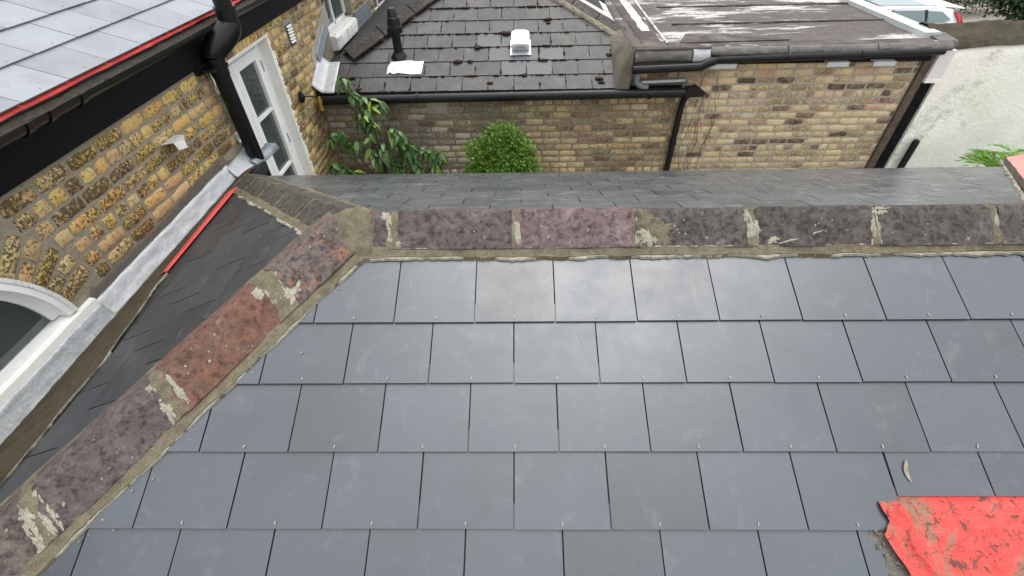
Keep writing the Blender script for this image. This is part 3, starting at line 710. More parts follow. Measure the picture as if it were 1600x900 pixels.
# --- faded red covered slope at the right end
rows = []
for i in range(30):
    y = 1.62 + 2.48 * i / 29; xv = 2.07 + .985 * (y - Y_R) + .03; r = []; zv = Z_R - T * (y - Y_R)
    for j in range(22):
        x = xv + .05 * j + .012 * nz((y * 4, j, 1), .7); r.append((x, y, zv + .03 + .17 * (x - xv) + .010 * nz((x * 2 + y * 9, y * 3, 1), 1) * min(1, j / 2)))
    r.append((xv + 1.07, y, zv - .1)); r.append((xv + 1.07, y, 0.0)); rows.append(r)
g = G(); g.strip(rows); tag(g.build('roof_membrane', M['pink'], house, smooth=True), 'faded pink red membrane covered slope at the right end')
g = G(); g.strip([rows[-1], [(x, y, 0) for x, y, z in rows[-1]]]); g.build('wall', M['render'], house)
vp = [V((2.25 + .985 * (y_ - 1.75), y_, Z_R - T * (y_ - Y_R) + .012)) for y_ in [1.75 + 2.15 * i / 160 for i in range(161)]]
bed(vp, (.71, .71, 0), .05, .06, .035, 'mortar_bed', 'pebble', .014, .03)
limeline(vp, (-.71, .71, -.2), .02, .012)
# ------------------------------------------------------------------ bricks
def brick_mesh(L, Hh, prot, name='brick', jag=.006):
    pts = []
    nL = 5 if L > .15 else 3
    for (x0, y0, x1, y1, n) in ((0, 0, L, 0, nL), (L, 0, L, Hh, 2), (L, Hh, 0, Hh, nL), (0, Hh, 0, 0, 2)):
        for i in range(n):
            t = i / n; cr = .35 if i == 0 else 1
            jx_ = random.uniform(-1, 1) * jag; jy_ = random.uniform(-1, 1) * jag
            px_ = x0 + (x1 - x0) * t + jx_; py_ = y0 + (y1 - y0) * t + jy_
            if i == 0: px_ += (L / 2 - px_) * .03; py_ += (Hh / 2 - py_) * .1
            pts.append((px_ - L / 2, py_ - Hh / 2))
    n = len(pts); g = G()
    vs = [(x, y, -.02) for x, y in pts] + [(x, y, prot * .45) for x, y in pts] + [(x * .978 if L > .15 else x * .95, y * .92, prot + random.uniform(-.0012, .0012)) for x, y in pts]
    fs = [(i, (i + 1) % n, (i + 1) % n + n, i + n) for i in range(n)] + [(i + n, (i + 1) % n + n, (i + 1) % n + 2 * n, i + 2 * n) for i in range(n)] + [tuple(range(2 * n, 3 * n))]
    g.add(vs, fs); me = g.mesh(name, M['brick_near'])
    for p in me.polygons: p.use_smooth = True
    return me
STR = [brick_mesh(.215, .066, .0035, jag=.0055) for _ in range(10)]
HDR = [brick_mesh(.103, .066, .0035, jag=.006) for _ in range(8)]
def lay_bricks(part, P, ax, nrm, u0, u1, ztop, zbot, hole, matf, limit, header=lambda r: r % 4 == 1, row=.084, hs=1.0, cut=None, frac=None):
    """bricks on the wall plane through P; ax = direction of u, nrm = outward normal"""
    ax = V(ax); nrm = V(nrm); upv = V((0, 0, 1)); R = Matrix(((ax.x, 0, nrm.x, 0), (ax.y, 0, nrm.y, 0), (ax.z, 1, nrm.z, 0), (0, 0, 0, 1)))
    r = 0; z = ztop; cnt = 0; extra = G()
    while z - row > zbot - .001:
        hd_ = header(r); step = .1125 if hd_ else .225; u = u0 - random.choice((0, .1125, .056)) - random.uniform(0, .02)
        while u < u1:
            a, b = max(u, u0), min(u + step, u1) - .0
            if b - a > .04:
                full = (b - a) > step * .93; mc = (a + b) / 2; zz = z - row / 2
                segs = [(a, b)] if not hole(a, b, z - row, z) else [q for q in ((a, (a + b) / 2), ((a + b) / 2, b)) if not hole(q[0], q[1], z - row, z) and b - a > .18]
                for (a_, b_) in segs:
                    mc = (a_ + b_) / 2; L = (b_ - a_) - random.uniform(.012, .024); sh_ = hd_ or b_ - a_ < .14; me = random.choice(HDR if sh_ else STR); bl = .103 if sh_ else .215
                    m_ = Matrix.Translation(V(P) + ax * mc + upv * (zz - V(P).z) + nrm * random.uniform(-.001, .002)) @ R @ Matrix.Rotation(random.uniform(-.025, .025), 4, 'Z') @ Matrix.Diagonal((L / bl, random.uniform(.9, 1.02) * hs, 1, 1))
                    if cnt < limit:
                        o = inst('brick', me, part, m_); o.material_slots[0].link = 'OBJECT'; o.material_slots[0].material = M[matf(mc, zz)]; cnt += 1
                    else:
                        bb = len(extra.v); extra.v += [tuple(m_ @ v.co) for v in me.vertices]; extra.f += [tuple(i + bb for i in p.vertices) for p in me.polygons]; extra.mi += [0] * len(me.polygons)
            u += step
        z -= row; r += 1
    if extra.v: tag(extra.build('brickwork', M[matf((u0 + u1) / 2, zbot)], part), kind='stuff')
    return cnt
def wall_sheet(name, parent, mk, P, ax, nrm, u0, u1, top, bots, du=.03, depth=.22):
    """mortar face of a wall in narrow columns; bots(u) -> list of solid (z0,z1) intervals"""
    ax = V(ax); nrm = V(nrm); g = G(); n = max(1, round((u1 - u0) / du)); P = V(P)
    pt = lambda u, z, d=0: tuple(V((P.x, P.y, 0)) + ax * u + V((0, 0, z)) + nrm * d)
    for i in range(n):
        a = u0 + (u1 - u0) * i / n; b = u0 + (u1 - u0) * (i + 1) / n
        for (lo, hi) in bots((a + b) / 2):
            la, lb, ha, hb_ = (lo(a), lo(b), hi(a), hi(b)) if callable(lo) else (lo, lo, hi, hi)
            g.add([pt(a, la), pt(b, lb), pt(b, hb_), pt(a, ha), pt(a, la, -depth), pt(b, lb, -depth), pt(b, hb_, -depth), pt(a, ha, -depth)],
                  [(0, 1, 2, 3), (7, 6, 5, 4), (0, 4, 5, 1), (3, 2, 6, 7), (0, 3, 7, 4), (1, 5, 6, 2)])
    return g.build(name, M[mk], parent)
# ------------------------------------------------------------------ neighbouring house on the left, wall plane x=-2.42
WX = -2.42
nh = thing('brick_house', (WX, 3, 0), 'yellow stock brick house on the left with pale new slates, black gutter and arched window', 'house')
# arch window: springs from (y 1.72, z 2.70), mirrored about y=.72
AY, AR = 1.113, .61
def arch_z(y):                                   # soffit (outer edge of white frame)
    y = abs(y - AY)
    if y > .607: return None
    return 2.60 + math.sqrt(AR * AR - y * y)
DY0, DY1, DZ1, DZ0 = 3.75, 4.84, 3.215, .9
UY0, UY1, UZ0 = 6.5, 7.6, 2.80
VY0, VY1 = 8.85, 10.0
def wall_iv(y):
    iv = [(0, 3.33)]
    if DY0 < y < DY1: iv = [(0, DZ0), (DZ1, 3.33)]
    if UY0 < y < UY1: iv = [(0, UZ0)]
    if VY0 < y < VY1: iv = [(0, 2.5)]
    z = arch_z(y)
    if z: iv = [(0, 2.60), (lambda yy: (arch_z(yy) or 2.66), lambda yy: 3.33)]
    return iv
w1 = wall_sheet('wall', nh, 'mortar', (WX, 0, 0), (0, 1, 0), (1, 0, 0), -.6, 5.65, 3.33, wall_iv)
w2 = wall_sheet('wall', nh, 'mortar', (WX, 0, 0), (0, 1, 0), (1, 0, 0), 5.65, 11.0, 3.33, wall_iv)
def hole1(a, b, z0, z1):
    if b > DY0 - .004 and a < DY1 + .004 and z1 > DZ0: return True
    if z0 < 2.655 and a < 3.42: return True                # cement band
    if math.hypot(max(0, a - AY), (z0 + z1) / 2 - 2.60) < AR + .235: return True
    if z0 < 2.62 and a < 3.75: return True
    if 5.29 < b and a < 5.45 and z1 > 2.99 and z0 < 3.2: return True
    return False
bn = lambda u, z: 'brick_near'
c1 = lay_bricks(w1, (WX, 0, 3.3), (0, 1, 0), (1, 0, 0), .95, 3.745, 3.285, 2.55, hole1, bn, 300, header=lambda r: r in (1, 4), row=.088, hs=1.05)
c2 = lay_bricks(w1, (WX, 0, 3.3), (0, 1, 0), (1, 0, 0), 4.85, 5.64, 3.32, 1.1, hole1, bn, 130, header=lambda r: r % 3 == 2)
def hole2(a, b, z0, z1):
    if b > UY0 and a < UY1 and z1 > UZ0 - .22: return True
    if b > VY0 and a < VY1 and z1 > 2.4: return True
    if z0 < 2.47 + .45 * 0 + .02: return True
    if a < 6.45 and z0 < 2.6 + .32 * (a - 5.65): return True
    return False
c3 = lay_bricks(w2, (WX, 0, 3.3), (0, 1, 0), (1, 0, 0), 5.65, 9.8, 3.32, 2.4, hole2, bn, 200, header=lambda r: r % 3 == 0)
print('bricks', c1, c2, c3)
# voussoirs of the arch and soldier bricks over the door
R_ = AR; cz = 2.60
Rx = Matrix(((0, 0, 1, 0), (1, 0, 0, 0), (0, 1, 0, 0), (0, 0, 0, 1)))      # local x->world y, local y->world z, local z->world x
ang = -.86; i = 0
while ang < 1.42:
    rad = [V((math.sin(ang), math.cos(ang)))][0]
    for q, (r0, me, bl) in enumerate([(R_ + .02 + .1075, random.choice(STR), .215)] if i % 2 else [(R_ + .02 + .05, random.choice(HDR), .103), (R_ + .02 + .165, random.choice(HDR), .103)]):
        yy, zz = AY + math.sin(ang) * r0, cz + math.cos(ang) * r0
        if zz > 2.66 and yy > .0 and zz < 3.275:
            o = inst('brick', me, w1, Matrix.Translation((WX + .001, yy, zz)) @ Rx @ Matrix.Rotation(PI / 2 - ang, 4, 'Z') @ Matrix.Rotation(random.uniform(-.02, .02), 4, 'Z')); o.material_slots[0].link = 'OBJECT'; o.material_slots[0].material = M['brick_near']
    ang += .0765 / (R_ + .1) * 1.08; i += 1
for i in range(14):
    y = 3.80 + i * .0765
    o = inst('brick', random.choice(HDR), w1, Matrix.Translation((WX + .001, y, 3.272)) @ Rx @ Matrix.Rotation(PI / 2, 4, 'Z')); o.material_slots[0].link = 'OBJECT'; o.material_slots[0].material = M['brick_near']
# cement band above the lead and rough patch near the pipe
def band(name, mk, poly, d=.004, wob=.004):
    g = G(); g.prism([(WX + d, y, z) for y, z in poly], (d + .004, 0, 0)); return g.build(name, M[mk], nh)
rows = []
for i in range(60):
    y = 1.80 + 1.66 * i / 59; zb = 2.60; zt = 2.675 + .012 * nz((y * 6, 1, 1), 1) + (.03 if y > 2.9 else 0); r = []
    if y < 1.9: zt = 2.60 + (y - 1.78) * .85
    for j in range(7): t = j / 6; r.append((WX + .005 + .004 * nz((y * 20, j, 3), 1) - (.006 if j == 6 else 0), y, zb + (zt - zb) * t))
    rows.append(r)
g = G(); g.strip(rows); g.build('cement_band', M['pebble'], nh, smooth=True)
rows = []
for i in range(26):
    y = 3.36 + .38 * i / 25; r = []
    for j in range(9): t = j / 8; r.append((WX + .007 + .008 * nz((y * 24, t * 4, 3), 1) - (.01 if j == 8 else 0), y, 2.5 + (.17 - .1 * (i / 25)) * t + .02 * nz((y * 12, 0, 7), 1) * t))
    rows.append(r)
g = G(); g.strip(rows); g.build('cement_patch', M['bedding'], nh, smooth=True)
# arch window
win = G(); rows = []; rows2 = []; inner = []
N_ = 40
for i in range(N_ + 1):
    th_ = -1.472 + 2.944 * i / N_; y = AY + AR * math.sin(th_); z = 2.60 + AR * math.cos(th_)
    c = V((0, AY, cz)); d = (V((0, y, z)) - c).normalized()
    o_, m1, m2 = V((0, y, z)), c + d * (R_ - .035), c + d * (R_ - .075)
    m1.z = max(m1.z, 2.665); m2.z = max(m2.z, 2.67); inner.append(m2)
    rows.append([(WX + .012, o_.y, o_.z - .002), (WX + .012, m1.y, m1.z), (WX - .045, m1.y, m1.z), (WX - .045, m2.y, m2.z), (WX - .07, m2.y, m2.z)])
win.strip(rows); win.box(WX - .1, WX - .0, AY - .62, AY + .61, 2.60, 2.66)
wf = win.build('window_frame', M['white'], nh)
g = G(); g.add([(WX - .06, p.y, p.z) for p in inner], [tuple(range(len(inner)))]); g.build('glass', M['glass'], nh)
g = G(); rr = []
for i in range(N_ + 1):
    th_ = -1.472 + 2.944 * i / N_; yy = AY + AR * math.sin(th_); z = 2.60 + AR * math.cos(th_); c = V((0, AY, cz)); d = (V((0, yy, z)) - c).normalized(); q = V((0, yy, z)) + d * (.022 + .006 * nz((y * 12, 2, 2), 1))
    rr.append([(WX + .004, q.y, q.z), (WX + .016, q.y, q.z), (WX + .016, yy, z), (WX - .01, yy, z)])
g.strip(rr); g.build('plaster_edge', M['flaky'], nh)
# glazing bars
g = G()
for y in (AY,): g.box(WX - .065, WX - .04, y - .015, y + .015, 2.66, 3.14)
g.build('glazing_bar', M['white'], nh)
# sill: sloping pale stone then lead dressed down to the mortar fillet
g = G(); rows = []
for i in range(60):
    y = -.6 + 2.44 * i / 59; k = .004 * nz((y * 7, 0, 1), 1)
    rows.append([(WX - .05, y, 2.655), (WX + .03, y, 2.645 + k), (WX + .034, y, 2.605), (WX - .01, y, 2.60)])
g.strip(rows); g.build('window_sill', M['plaster'], nh)
def leadstrip(y0, y1, zt, zb, out, name='lead_flashing', mk='lead', n=90, base=0.0):
    rows = []; so_ = random.random() * 9
    for i in range(n + 1):
        y = y0 + (y1 - y0) * i / n; r = []
        for j in range(9):
            t = j / 8; z = zt + (zb - zt) * t + (.006 * nz((y * 8, t, so_), 1)); x = WX + .012 + base + out * t ** 1.5 + .005 * nz((y * 10, t * 5, so_), 1) + .003 * nz((y * 35, t * 9, so_), 1)
            if j == 0: x -= .008
            r.append((x, y, z))
        rows.append(r)
    g = G(); g.strip(rows); return g.build(name, M[mk], nh, smooth=True, solid=.003)
leadstrip(1.80, 3.44, 2.615, 2.50, .055, mk='leadpale')
leadstrip(-.5, 1.84, 2.61, 2.49, .05, base=.024, mk='lead')
leadstrip(-.5, 1.78, 2.505, 2.46, .02, mk='leadbrown', base=.06)
g = G(); rows = []
for i in range(16):
    t = i / 15; y = 3.40 + .36 * t; rows.append([(WX + .01, y, 2.60 + .01 * t), (WX + .03, y + .01, 2.59 + .01 * t), (WX + .07 + .03 * math.sin(t * 3), y, 2.53), (WX + .15 + .03 * math.sin(t * 4), y, 2.49)])
g.strip(rows); g.build('lead_flashing', M['lead'], nh, smooth=True, solid=.003)
g = G(); rows = []
for i in range(20):
    t = i / 19; y = 3.62 + .42 * t; rows.append([(WX + .05 + .03 * math.sin(t * 3), y, 2.55 - .03 * t), (WX + .12 + .02 * t, y + .01, 2.54 + .012 * math.sin(t * 9) - .03 * t), (WX + .17, y, 2.50 - .03 * t)])
g.strip(rows); g.build('lead_flashing', M['leadblue'], nh, smooth=True, solid=.004)
def xe(y): return -1.965 if y < 1.35 else (-1.965 - .2 * (y - 1.35) if y < 2.05 else (-2.16 if y > 2.2 else -2.105 - .37 * (y - 2.05)))
# brown mortar fillet between slates and lead (belongs to the front house)
rows = []
for i in range(120):
    y = -.3 + 3.75 * i / 119; r = []; xo = xe(y) + .014 * nz((y * 5, 1, 1), 1) + .006 * nz((y * 25, 1, 5), 1)
    for j in range(9):
        t = j / 8; x = WX + .03 + (xo - WX - .03) * t; z = (zend(x) + .022 if x > -2.16 else 2.48 + (zend(-2.16) + .022 - 2.48) * max(0, (x + 2.39) / .23) ** .8) + .008 * nz((x * 14, y * 14, 2), 1) * (1 - t * .9)
        r.append((x, y, z))
    rows.append(r)
g = G(); g.strip(rows); g.build('mortar_fillet', M['fillet'], house, smooth=True)
fe = [V((xe(y_) + .014 * nz((y_ * 5, 1, 1), 1), y_, zend(xe(y_)) + .019)) for y_ in [-.2 + 2.4 * i / 300 for i in range(301)]]
limeline(fe, (1, 0, S2), -.006, .012)
# red membrane edge strip
rows = []
for i in range(40):
    t = i / 39; y = 2.06 + .98 * t; w_ = .036 + .03 * t + .008 * nz((y * 9, 1, 4), 1); xc = xw + .0 - .055 * t
    rows.append([(xc - w_, y, zend(xc - w_) + .026), (xc, y, zend(xc) + .034 + .004 * nz((y * 20, 1, 1), 1)), (xc + w_ * .9, y, zend(xc + w_) + .027)])
g = G(); g.strip(rows); tag(g.build('membrane_edge', M['red'], house, smooth=True, solid=.002), 'bright red membrane edge beside the flashing')
# door in the recess
FX = -2.52
g = G(); g.box(FX - .06, FX, DY0 + .0, DY0 + .06, DZ0, DZ1); g.box(FX - .06, FX, DY1 - .09, DY1 - .002, DZ0, DZ1); g.box(FX - .06, FX, DY0 + .06, DY1 - .09, DZ1 - .07, DZ1 - .001)
df = g.build('window_frame', M['white'], nh, bevel=.004)
for (a, b) in ((DY0 + .062, 4.235), (4.238, DY1 - .092)):
    g = G(); s_ = .085; zt, zb = DZ1 - .073, DZ0 + .02
    g.box(FX - .05, FX + .012, a, a + s_, zb, zt); g.box(FX - .05, FX + .012, b - s_, b, zb, zt); g.box(FX - .05, FX + .012, a + s_, b - s_, zt - .085, zt); g.box(FX - .05, FX + .012, a + s_, b - s_, zb, zb + .12)
    lf = g.build('casement', M['white'], nh, bevel=.003)
    for zc in (2.60, 2.02, 1.45):
        g = G(); g.box(FX - .035, FX + .006, a + s_, b - s_, zc - .014, zc + .014); g.build('glazing_bar', M['white'], lf)
    g = G(); g.box(FX - .032, FX - .022, a + s_, b - s_, zb + .12, zt - .085); g.build('glass', M['glass'], lf)
for z in (2.98, 2.25, 1.5):
    g = G(); g.tube([(FX + .016, DY1 - .095, z - .05), (FX + .016, DY1 - .095, z + .05)], .008, 8); g.build('hinge', M['galv'], df)
g = G(); g.add([(WX + .004, DY1 + .0, DZ0), (FX - .06, DY1 - .004, DZ0), (FX - .06, DY1 - .004, DZ1), (WX + .004, DY1, DZ1)], [(0, 1, 2, 3)])
g.box(WX - .12, WX + .004, DY1 - .006, DY1 + .055, DZ0, DZ1 + .02); g.build('reveal', M['plaster'], nh)
g = G(); g.box(WX - .1, WX + .006, DY0 - .0, DY1, DZ1 - .003, DZ1 + .016); g.build('reveal', M['plaster'], nh)
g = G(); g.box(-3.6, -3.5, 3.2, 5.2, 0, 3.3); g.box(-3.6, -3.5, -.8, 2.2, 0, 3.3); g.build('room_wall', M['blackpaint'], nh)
# small white catches left of the soil pipe
for (y, z) in ((3.735, 3.1), (3.735, 2.72)):
    g = G(); g.box(WX - .02, WX + .012, y, y + .03, z - .03, z + .03); g.build('bracket', M['white'], nh)
# upper windows beyond the roof
for (a, b, zs) in ((UY0, UY1, UZ0), (VY0, VY1, 2.5)):
    g = G(); fx = WX - .09; zt = 3.9
    g.box(fx - .05, fx, a, a + .05, zs, zt); g.box(fx - .05, fx, b - .07, b, zs, zt); g.box(fx - .05, fx, (a + b) / 2 - .02, (a + b) / 2 + .02, zs, zt); g.box(fx - .05, fx, a, b, zs, zs + .04)
    wf_ = g.build('window_frame', M['white'], nh)
    g = G(); g.box(fx - .03, fx - .02, a, b, zs, zt); g.build('glass', M['glass'], wf_)
g = G(); rows = []
for i in range(22):
    y = 6.46 + .98 * i / 21; k = lambda j: .008 * nz((y * 13, j, 2), 1)
    rows.append([(WX - .1, y, 2.815), (WX + .07 + k(1), y, 2.80 + k(2)), (WX + .09 + k(3), y, 2.775 + k(4)), (WX + .088 + k(5), y, 2.64 + k(6)), (WX - .0, y, 2.63)])
g.strip(rows); g.add([rows[0][j] for j in range(5)], [(0, 1, 2, 3, 4)]); g.add([rows[-1][j] for j in range(5)], [(4, 3, 2, 1, 0)])
tag(g.build('window_sill', M['flaky'], nh, smooth=True), 'flaking white stone sill')
g = G(); g.box(WX + .0, WX + .03, 7.62, 8.5, 2.6, 2.82); g.build('lead_flashing', M['leadblue'], nh)
# louvred air vent
g = G(); g.box(WX - .01, WX + .006, 5.30, 5.44, 2.995, 3.195); vt = g.build('air_vent', M['slate_edge'], nh, bevel=.003)
for i in range(6):
    z = 3.018 + i * .029; g = G(); g.prism([(WX + .005, 5.312, z + .02), (WX + .024, 5.312, z + .006), (WX + .024, 5.428, z + .006), (WX + .005, 5.428, z + .02)], (-.002, 0, -.003)); g.build('louvre', M['whiteplastic'], vt)
# fascia, gutter, red membrane edge, slates
g = G(); g.box(WX - .02, WX + .03, -.8, 11, 3.31, 3.54); g.build('fascia', M['blackpaint'], nh)
g = G(); g.box(WX - .6, WX + .0, -.8, 11, 3.542, 3.556); g.build('soffit_board', M['void'], nh)
def halfpipe(y0, y1, xc, zc, r, k=10):
    g = G(); a = []; b = []
    for q in range(k + 1):
        t = PI + PI * q / k; a.append((xc + r * math.cos(t), zc + r * math.sin(t)))
    for q in range(k + 1):
        t = 2 * PI - PI * q / k; b.append((xc + (r - .004) * math.cos(t), zc + (r - .004) * math.sin(t)))
    pr = a + b + [a[0]]; g.strip([[(x, y, z) for x, z in pr] for y in (y0, y1)]); return g
for (y0, y1) in ((-.8, 2.415), (2.43, 3.78), (4.02, 9.0)): halfpipe(y0, y1, WX + .094, 3.56, .062).build('gutter', M['gutter'], nh, smooth=True)
for y in (2.06, 2.20, 2.42): halfpipe(y - .02, y + .02, WX + .094, 3.561, .069).build('gutter_clip', M['gutter'], nh, smooth=True)
g = G(); rows = []
for i in range(200):
    y = -.8 + 9.6 * i / 199; rows.append([(WX + .04, y, 3.56 + .006 * nz((y * 9, 1, 1), 1)), (WX + .09, y, 3.55 + .012 * nz((y * 12, 3, 1), 1)), (WX + .136, y, 3.553 + .01 * nz((y * 15, 7, 1), 1))])
g.strip(rows); tag(g.build('gutter_silt', M['gutterdirt'], nh, smooth=True), kind='stuff')
rows = []
for i in range(160):
    y = -.8 + 9.6 * i / 159; q = .008 * nz((y * 4, 2, 2), 1) + .004 * nz((y * 14, 2, 5), 1); rows.append([(WX + .03, y, 3.60), (WX + .058 + q * 1.3, y, 3.583 + q * .6), (WX + .062 + q * 1.8, y, 3.574 + .003 * nz((y * 40, 1, 1), 1))])
g = G(); g.strip(rows); tag(g.build('membrane_edge', M['red'], nh, smooth=True, solid=.002), 'red membrane edge showing above the gutter')
SL = Slope((-2.36, 0, 3.592), (0, 1, 0), (-1, 0, .37)); cl_ = 1 / math.sqrt(1 + .37 ** 2)
g = G(); g.add([tuple(SL.p(a, u, h)) for h in (0, -.04) for (a, u) in ((-.8, .02), (11, .02), (11, 3.2), (-.8, 3.2))], [(0, 1, 2, 3), (7, 6, 5, 4), (0, 4, 5, 1), (2, 6, 7, 3), (1, 5, 6, 2), (0, 3, 7, 4)])
ns = g.build('roof_slope', M['void'], nh)
offs = {0: 2.397, 1: 2.547, 2: 2.397}
rows = [(k, (.597 if k % 2 == 0 else .747) , 7.0) for k in range(0, 9)]
n4 = lay_slates(SL, ns, rows, 'slate_house', .2476, .30 * 1.053, .005, [(0, 1, 3.2)], L=.32, th=.006, step=.010)
g = G()
for k in range(0, 5):
    a = rows[k][1] + .158
    while a < 7:
        p = SL.p(a, .2476 * k + .03, .019); g.tube([p, p + SL.N * .003], .004, 6); a += .3159
tag(g.build('rivets', M['galv'], ns), kind='stuff')
# rear of the house body
g = G(); g.box(-5.6, -3.7, -.8, 11, 0, 3.4); g.build('rear_wall', M['render'], nh)
# soil pipe with bend and sockets
sp_ = thing('soil_pipe', (-2.3, 3.8, 0), 'thick black plastic soil pipe with a swept bend in front of the gutter', 'pipe')
rp_ = .061
pth = [(-2.325, 3.745, .1), (-2.325, 3.745, 3.26)]
g = G(); g.tube(pth, rp_, 20); g.build('pipe', M['black'], sp_, smooth=True)
g = G(); bp_ = []
for i in range(13):
    t = i / 12; e = t * t * (3 - 2 * t); bp_.append((-2.325 + .13 * e, 3.745 + .17 * e, 3.345 + .20 * t))
g.tube(bp_, [rp_ + .012 + .016 * math.sin(PI * i / 12) for i in range(13)], 20); g.build('bend', M['black'], sp_, smooth=True)
for (t0, r_) in ((3, .084), (8, .083)):
    g = G(); a, b = V(bp_[t0]), V(bp_[t0 + 1]); c = a.lerp(b, .5); d = (b - a).normalized(); g.tube([c - d * .004, c + d * .004], r_, 20); g.build('seam', M['black'], sp_, smooth=True)
g = G(); g.tube([(-2.195, 3.915, 3.56), (-2.193, 3.92, 4.6)], rp_, 20); g.build('pipe', M['black'], sp_, smooth=True)
g = G(); g.tube([(-2.195, 3.915, 3.53), (-2.195, 3.915, 3.63), (-2.195, 3.915, 3.633)], [.071, .071, .074], 20); g.build('socket', M['black'], sp_, smooth=True)
g = G(); g.tube([(-2.195, 3.915, 3.633), (-2.195, 3.915, 3.648)], .078, 20); g.build('socket_rim', M['black'], sp_, smooth=True)
g = G(); g.tube([(-2.325, 3.745, 3.22), (-2.325, 3.745, 3.335)], .067, 20); g.tube([(-2.325, 3.745, 3.325), (-2.325, 3.745, 3.345)], .074, 20); g.build('socket', M['black'], sp_, smooth=True)
g = G(); g.tube([(-2.325, 3.745, 3.275), (-2.325, 3.745, 3.295)], .078, 20); g.box(-2.42, -2.29, 3.61, 3.745, 3.273, 3.292); g.box(-2.42, -2.385, 3.58, 3.64, 3.262, 3.30); g.build('pipe_clip', M['black'], sp_, smooth=False)
# white torn bracket on the wall
br = thing('wall_bracket', (-2.40, 2.98, 3.03), 'small torn white metal bracket sticking out of the yellow brick wall', 'bracket')
g = G(); g.prism([(-2.41, 2.90, 3.045), (-2.34, 2.92, 3.05), (-2.30, 2.99, 3.045), (-2.335, 3.05, 3.05), (-2.41, 3.06, 3.045)], (0, 0, .004)); g.build('plate', M['leadpale'], br)
g = G(); g.prism([(-2.335, 2.925, 3.046), (-2.30, 2.99, 3.041), (-2.302, 2.985, 2.985), (-2.33, 2.935, 2.99)], (.003, 0, 0)); g.prism([(-2.335, 3.045, 3.046), (-2.30, 2.995, 3.041), (-2.31, 3.0, 3.0)], (.003, 0, 0)); g.build('flange', M['white'], br)
# outdoor bell / lamp by the corner
lp = thing('wall_lamp', (-2.42, 5.5, 2.4), 'small wall lamp with black round shade, thin rod and brass fitting', 'lamp')
g = G(); g.tube([(-2.40, 5.12, 2.54), (-2.385, 5.12, 2.54), (-2.365, 5.125, 2.54)], [.062, .062, .03], 20); g.build('shade', M['black'], lp, smooth=True)
g = G(); g.tube([(-2.37, 5.125, 2.54), (-2.355, 5.28, 2.49), (-2.34, 5.42, 2.42)], .008, 8); g.build('rod', M['black'], lp, smooth=True)
g = G(); g.tube([(-2.34, 5.42, 2.43), (-2.34, 5.42, 2.38), (-2.34, 5.42, 2.35), (-2.34, 5.42, 2.28)], [.02, .034, .024, .036], 12); g.build('brass_fitting', M['brass'], lp, smooth=True)
# ------------------------------------------------------------------ slated brick extension opposite
BY = 5.65
se = thing('brick_extension', (-.2, BY, 0), 'grimy brick extension opposite with mossy old slate hip roof and long black gutter', 'building')
ws = wall_sheet('wall', se, 'mortar_dirty', (0, BY, 0), (1, 0, 0), (0, -1, 0), -2.42, 1.93, 2.42, lambda u: [(0, 2.42)], du=.5, depth=.25)
def mf_l(u, z): 
    q = u + .5 * nz((u * 1.3, z * 1.3, 2), 1)
    return 'brick_washed' if q < -.35 and z < 2.38 else 'brick_dirty'
c4 = lay_bricks(ws, (0, BY, 2.4), (1, 0, 0), (0, -1, 0), -2.41, 1.92, 2.375, .9, lambda a, b, z0, z1: (-1.15 < (a + b) / 2 < -.95 and 2.14 < z0 < 2.24), mf_l, 300, header=lambda r: r in (1, 12))
g = G(); rows = []
for i in range(12):
    r = []
    for j in range(12): x = -1.15 + .26 * j / 11; z = 2.12 + .22 * i / 11; e = max(abs(i / 11 - .5), abs(j / 11 - .5)) * 2; r.append((x, BY - .012 + .02 * max(0, e - .75) * 2 - .004 * nz((x * 9, z * 9, 1), 1), z))
    rows.append(r)
g.strip(rows); g.build('cement_patch', M['mortar_pale'], se, smooth=True)
TS = .45
OS = Slope((0, 5.53, 2.425), (1, 0, 0), (0, 1, TS)); cs = 1 / math.sqrt(1 + TS * TS)
HLx, HLy = -2.23, 6.05; HRx, HRy = 1.30, 6.36; APX, APY = -.42, 7.88
zo = lambda y: 2.425 + TS * (y - 5.53)
g = G(); P = [(-2.42, 5.53, 2.41), (1.28, 5.53, 2.41), (1.28, 6.36, zo(6.36) - .015), (APX, APY, zo(APY) - .015), (-2.42, 5.86, zo(5.86) - .015), (-2.42, 9.9, 2.6), (1.28, 9.9, 2.85)]
g.add(P, [(0, 1, 2, 3, 4), (3, 5, 4), (2, 6, 3), (3, 6, 5)])
od = g.build('roof_slope', M['void'], se)
zleft = lambda x: 0
oc = [(-1, (APX + 2.42) / (APY - 5.80) * cs, 2.42 - (APX + 2.42) / (APY - 5.80) * (5.80 - 5.53))]
# left hip: x >= HLx + kL*(y-HLy) ; right hip: x <= HRx - kR*(y-HRy) ; x<=1.2
kL = (APX - HLx) / (APY - HLy); kR = (HRx - APX) / (APY - HRy)
oc = [(-1, kL * cs, -(HLx + kL * (5.53 - HLy))), (1, kR * cs, HRx - kR * (5.53 - HRy)), (1, 0, 1.22), (-1, 0, 2.20)]
def tint_o(a, u):
    c = a + .15
    if -.52 < c < -.05 and 2.05 < u / .2365 + .2 < 3.3: return 'slate_patch'
    if -.3 < c < .42 and .8 < u / .2365 < 1.9 + .2 and c > -.25: return 'slate_patch'
    return 'old_slate'
rows = [(k, -2.36 + (.15 if k % 2 else 0) - .15, 1.3) for k in range(0, 11)]
c5 = lay_slates(OS, od, rows, 'old_slate', .2365, .305, .006, oc, L=.29, th=.006, rough=.0035, tint=tint_o, step=.009)
print('far bricks', c4, 'old slates', c5)
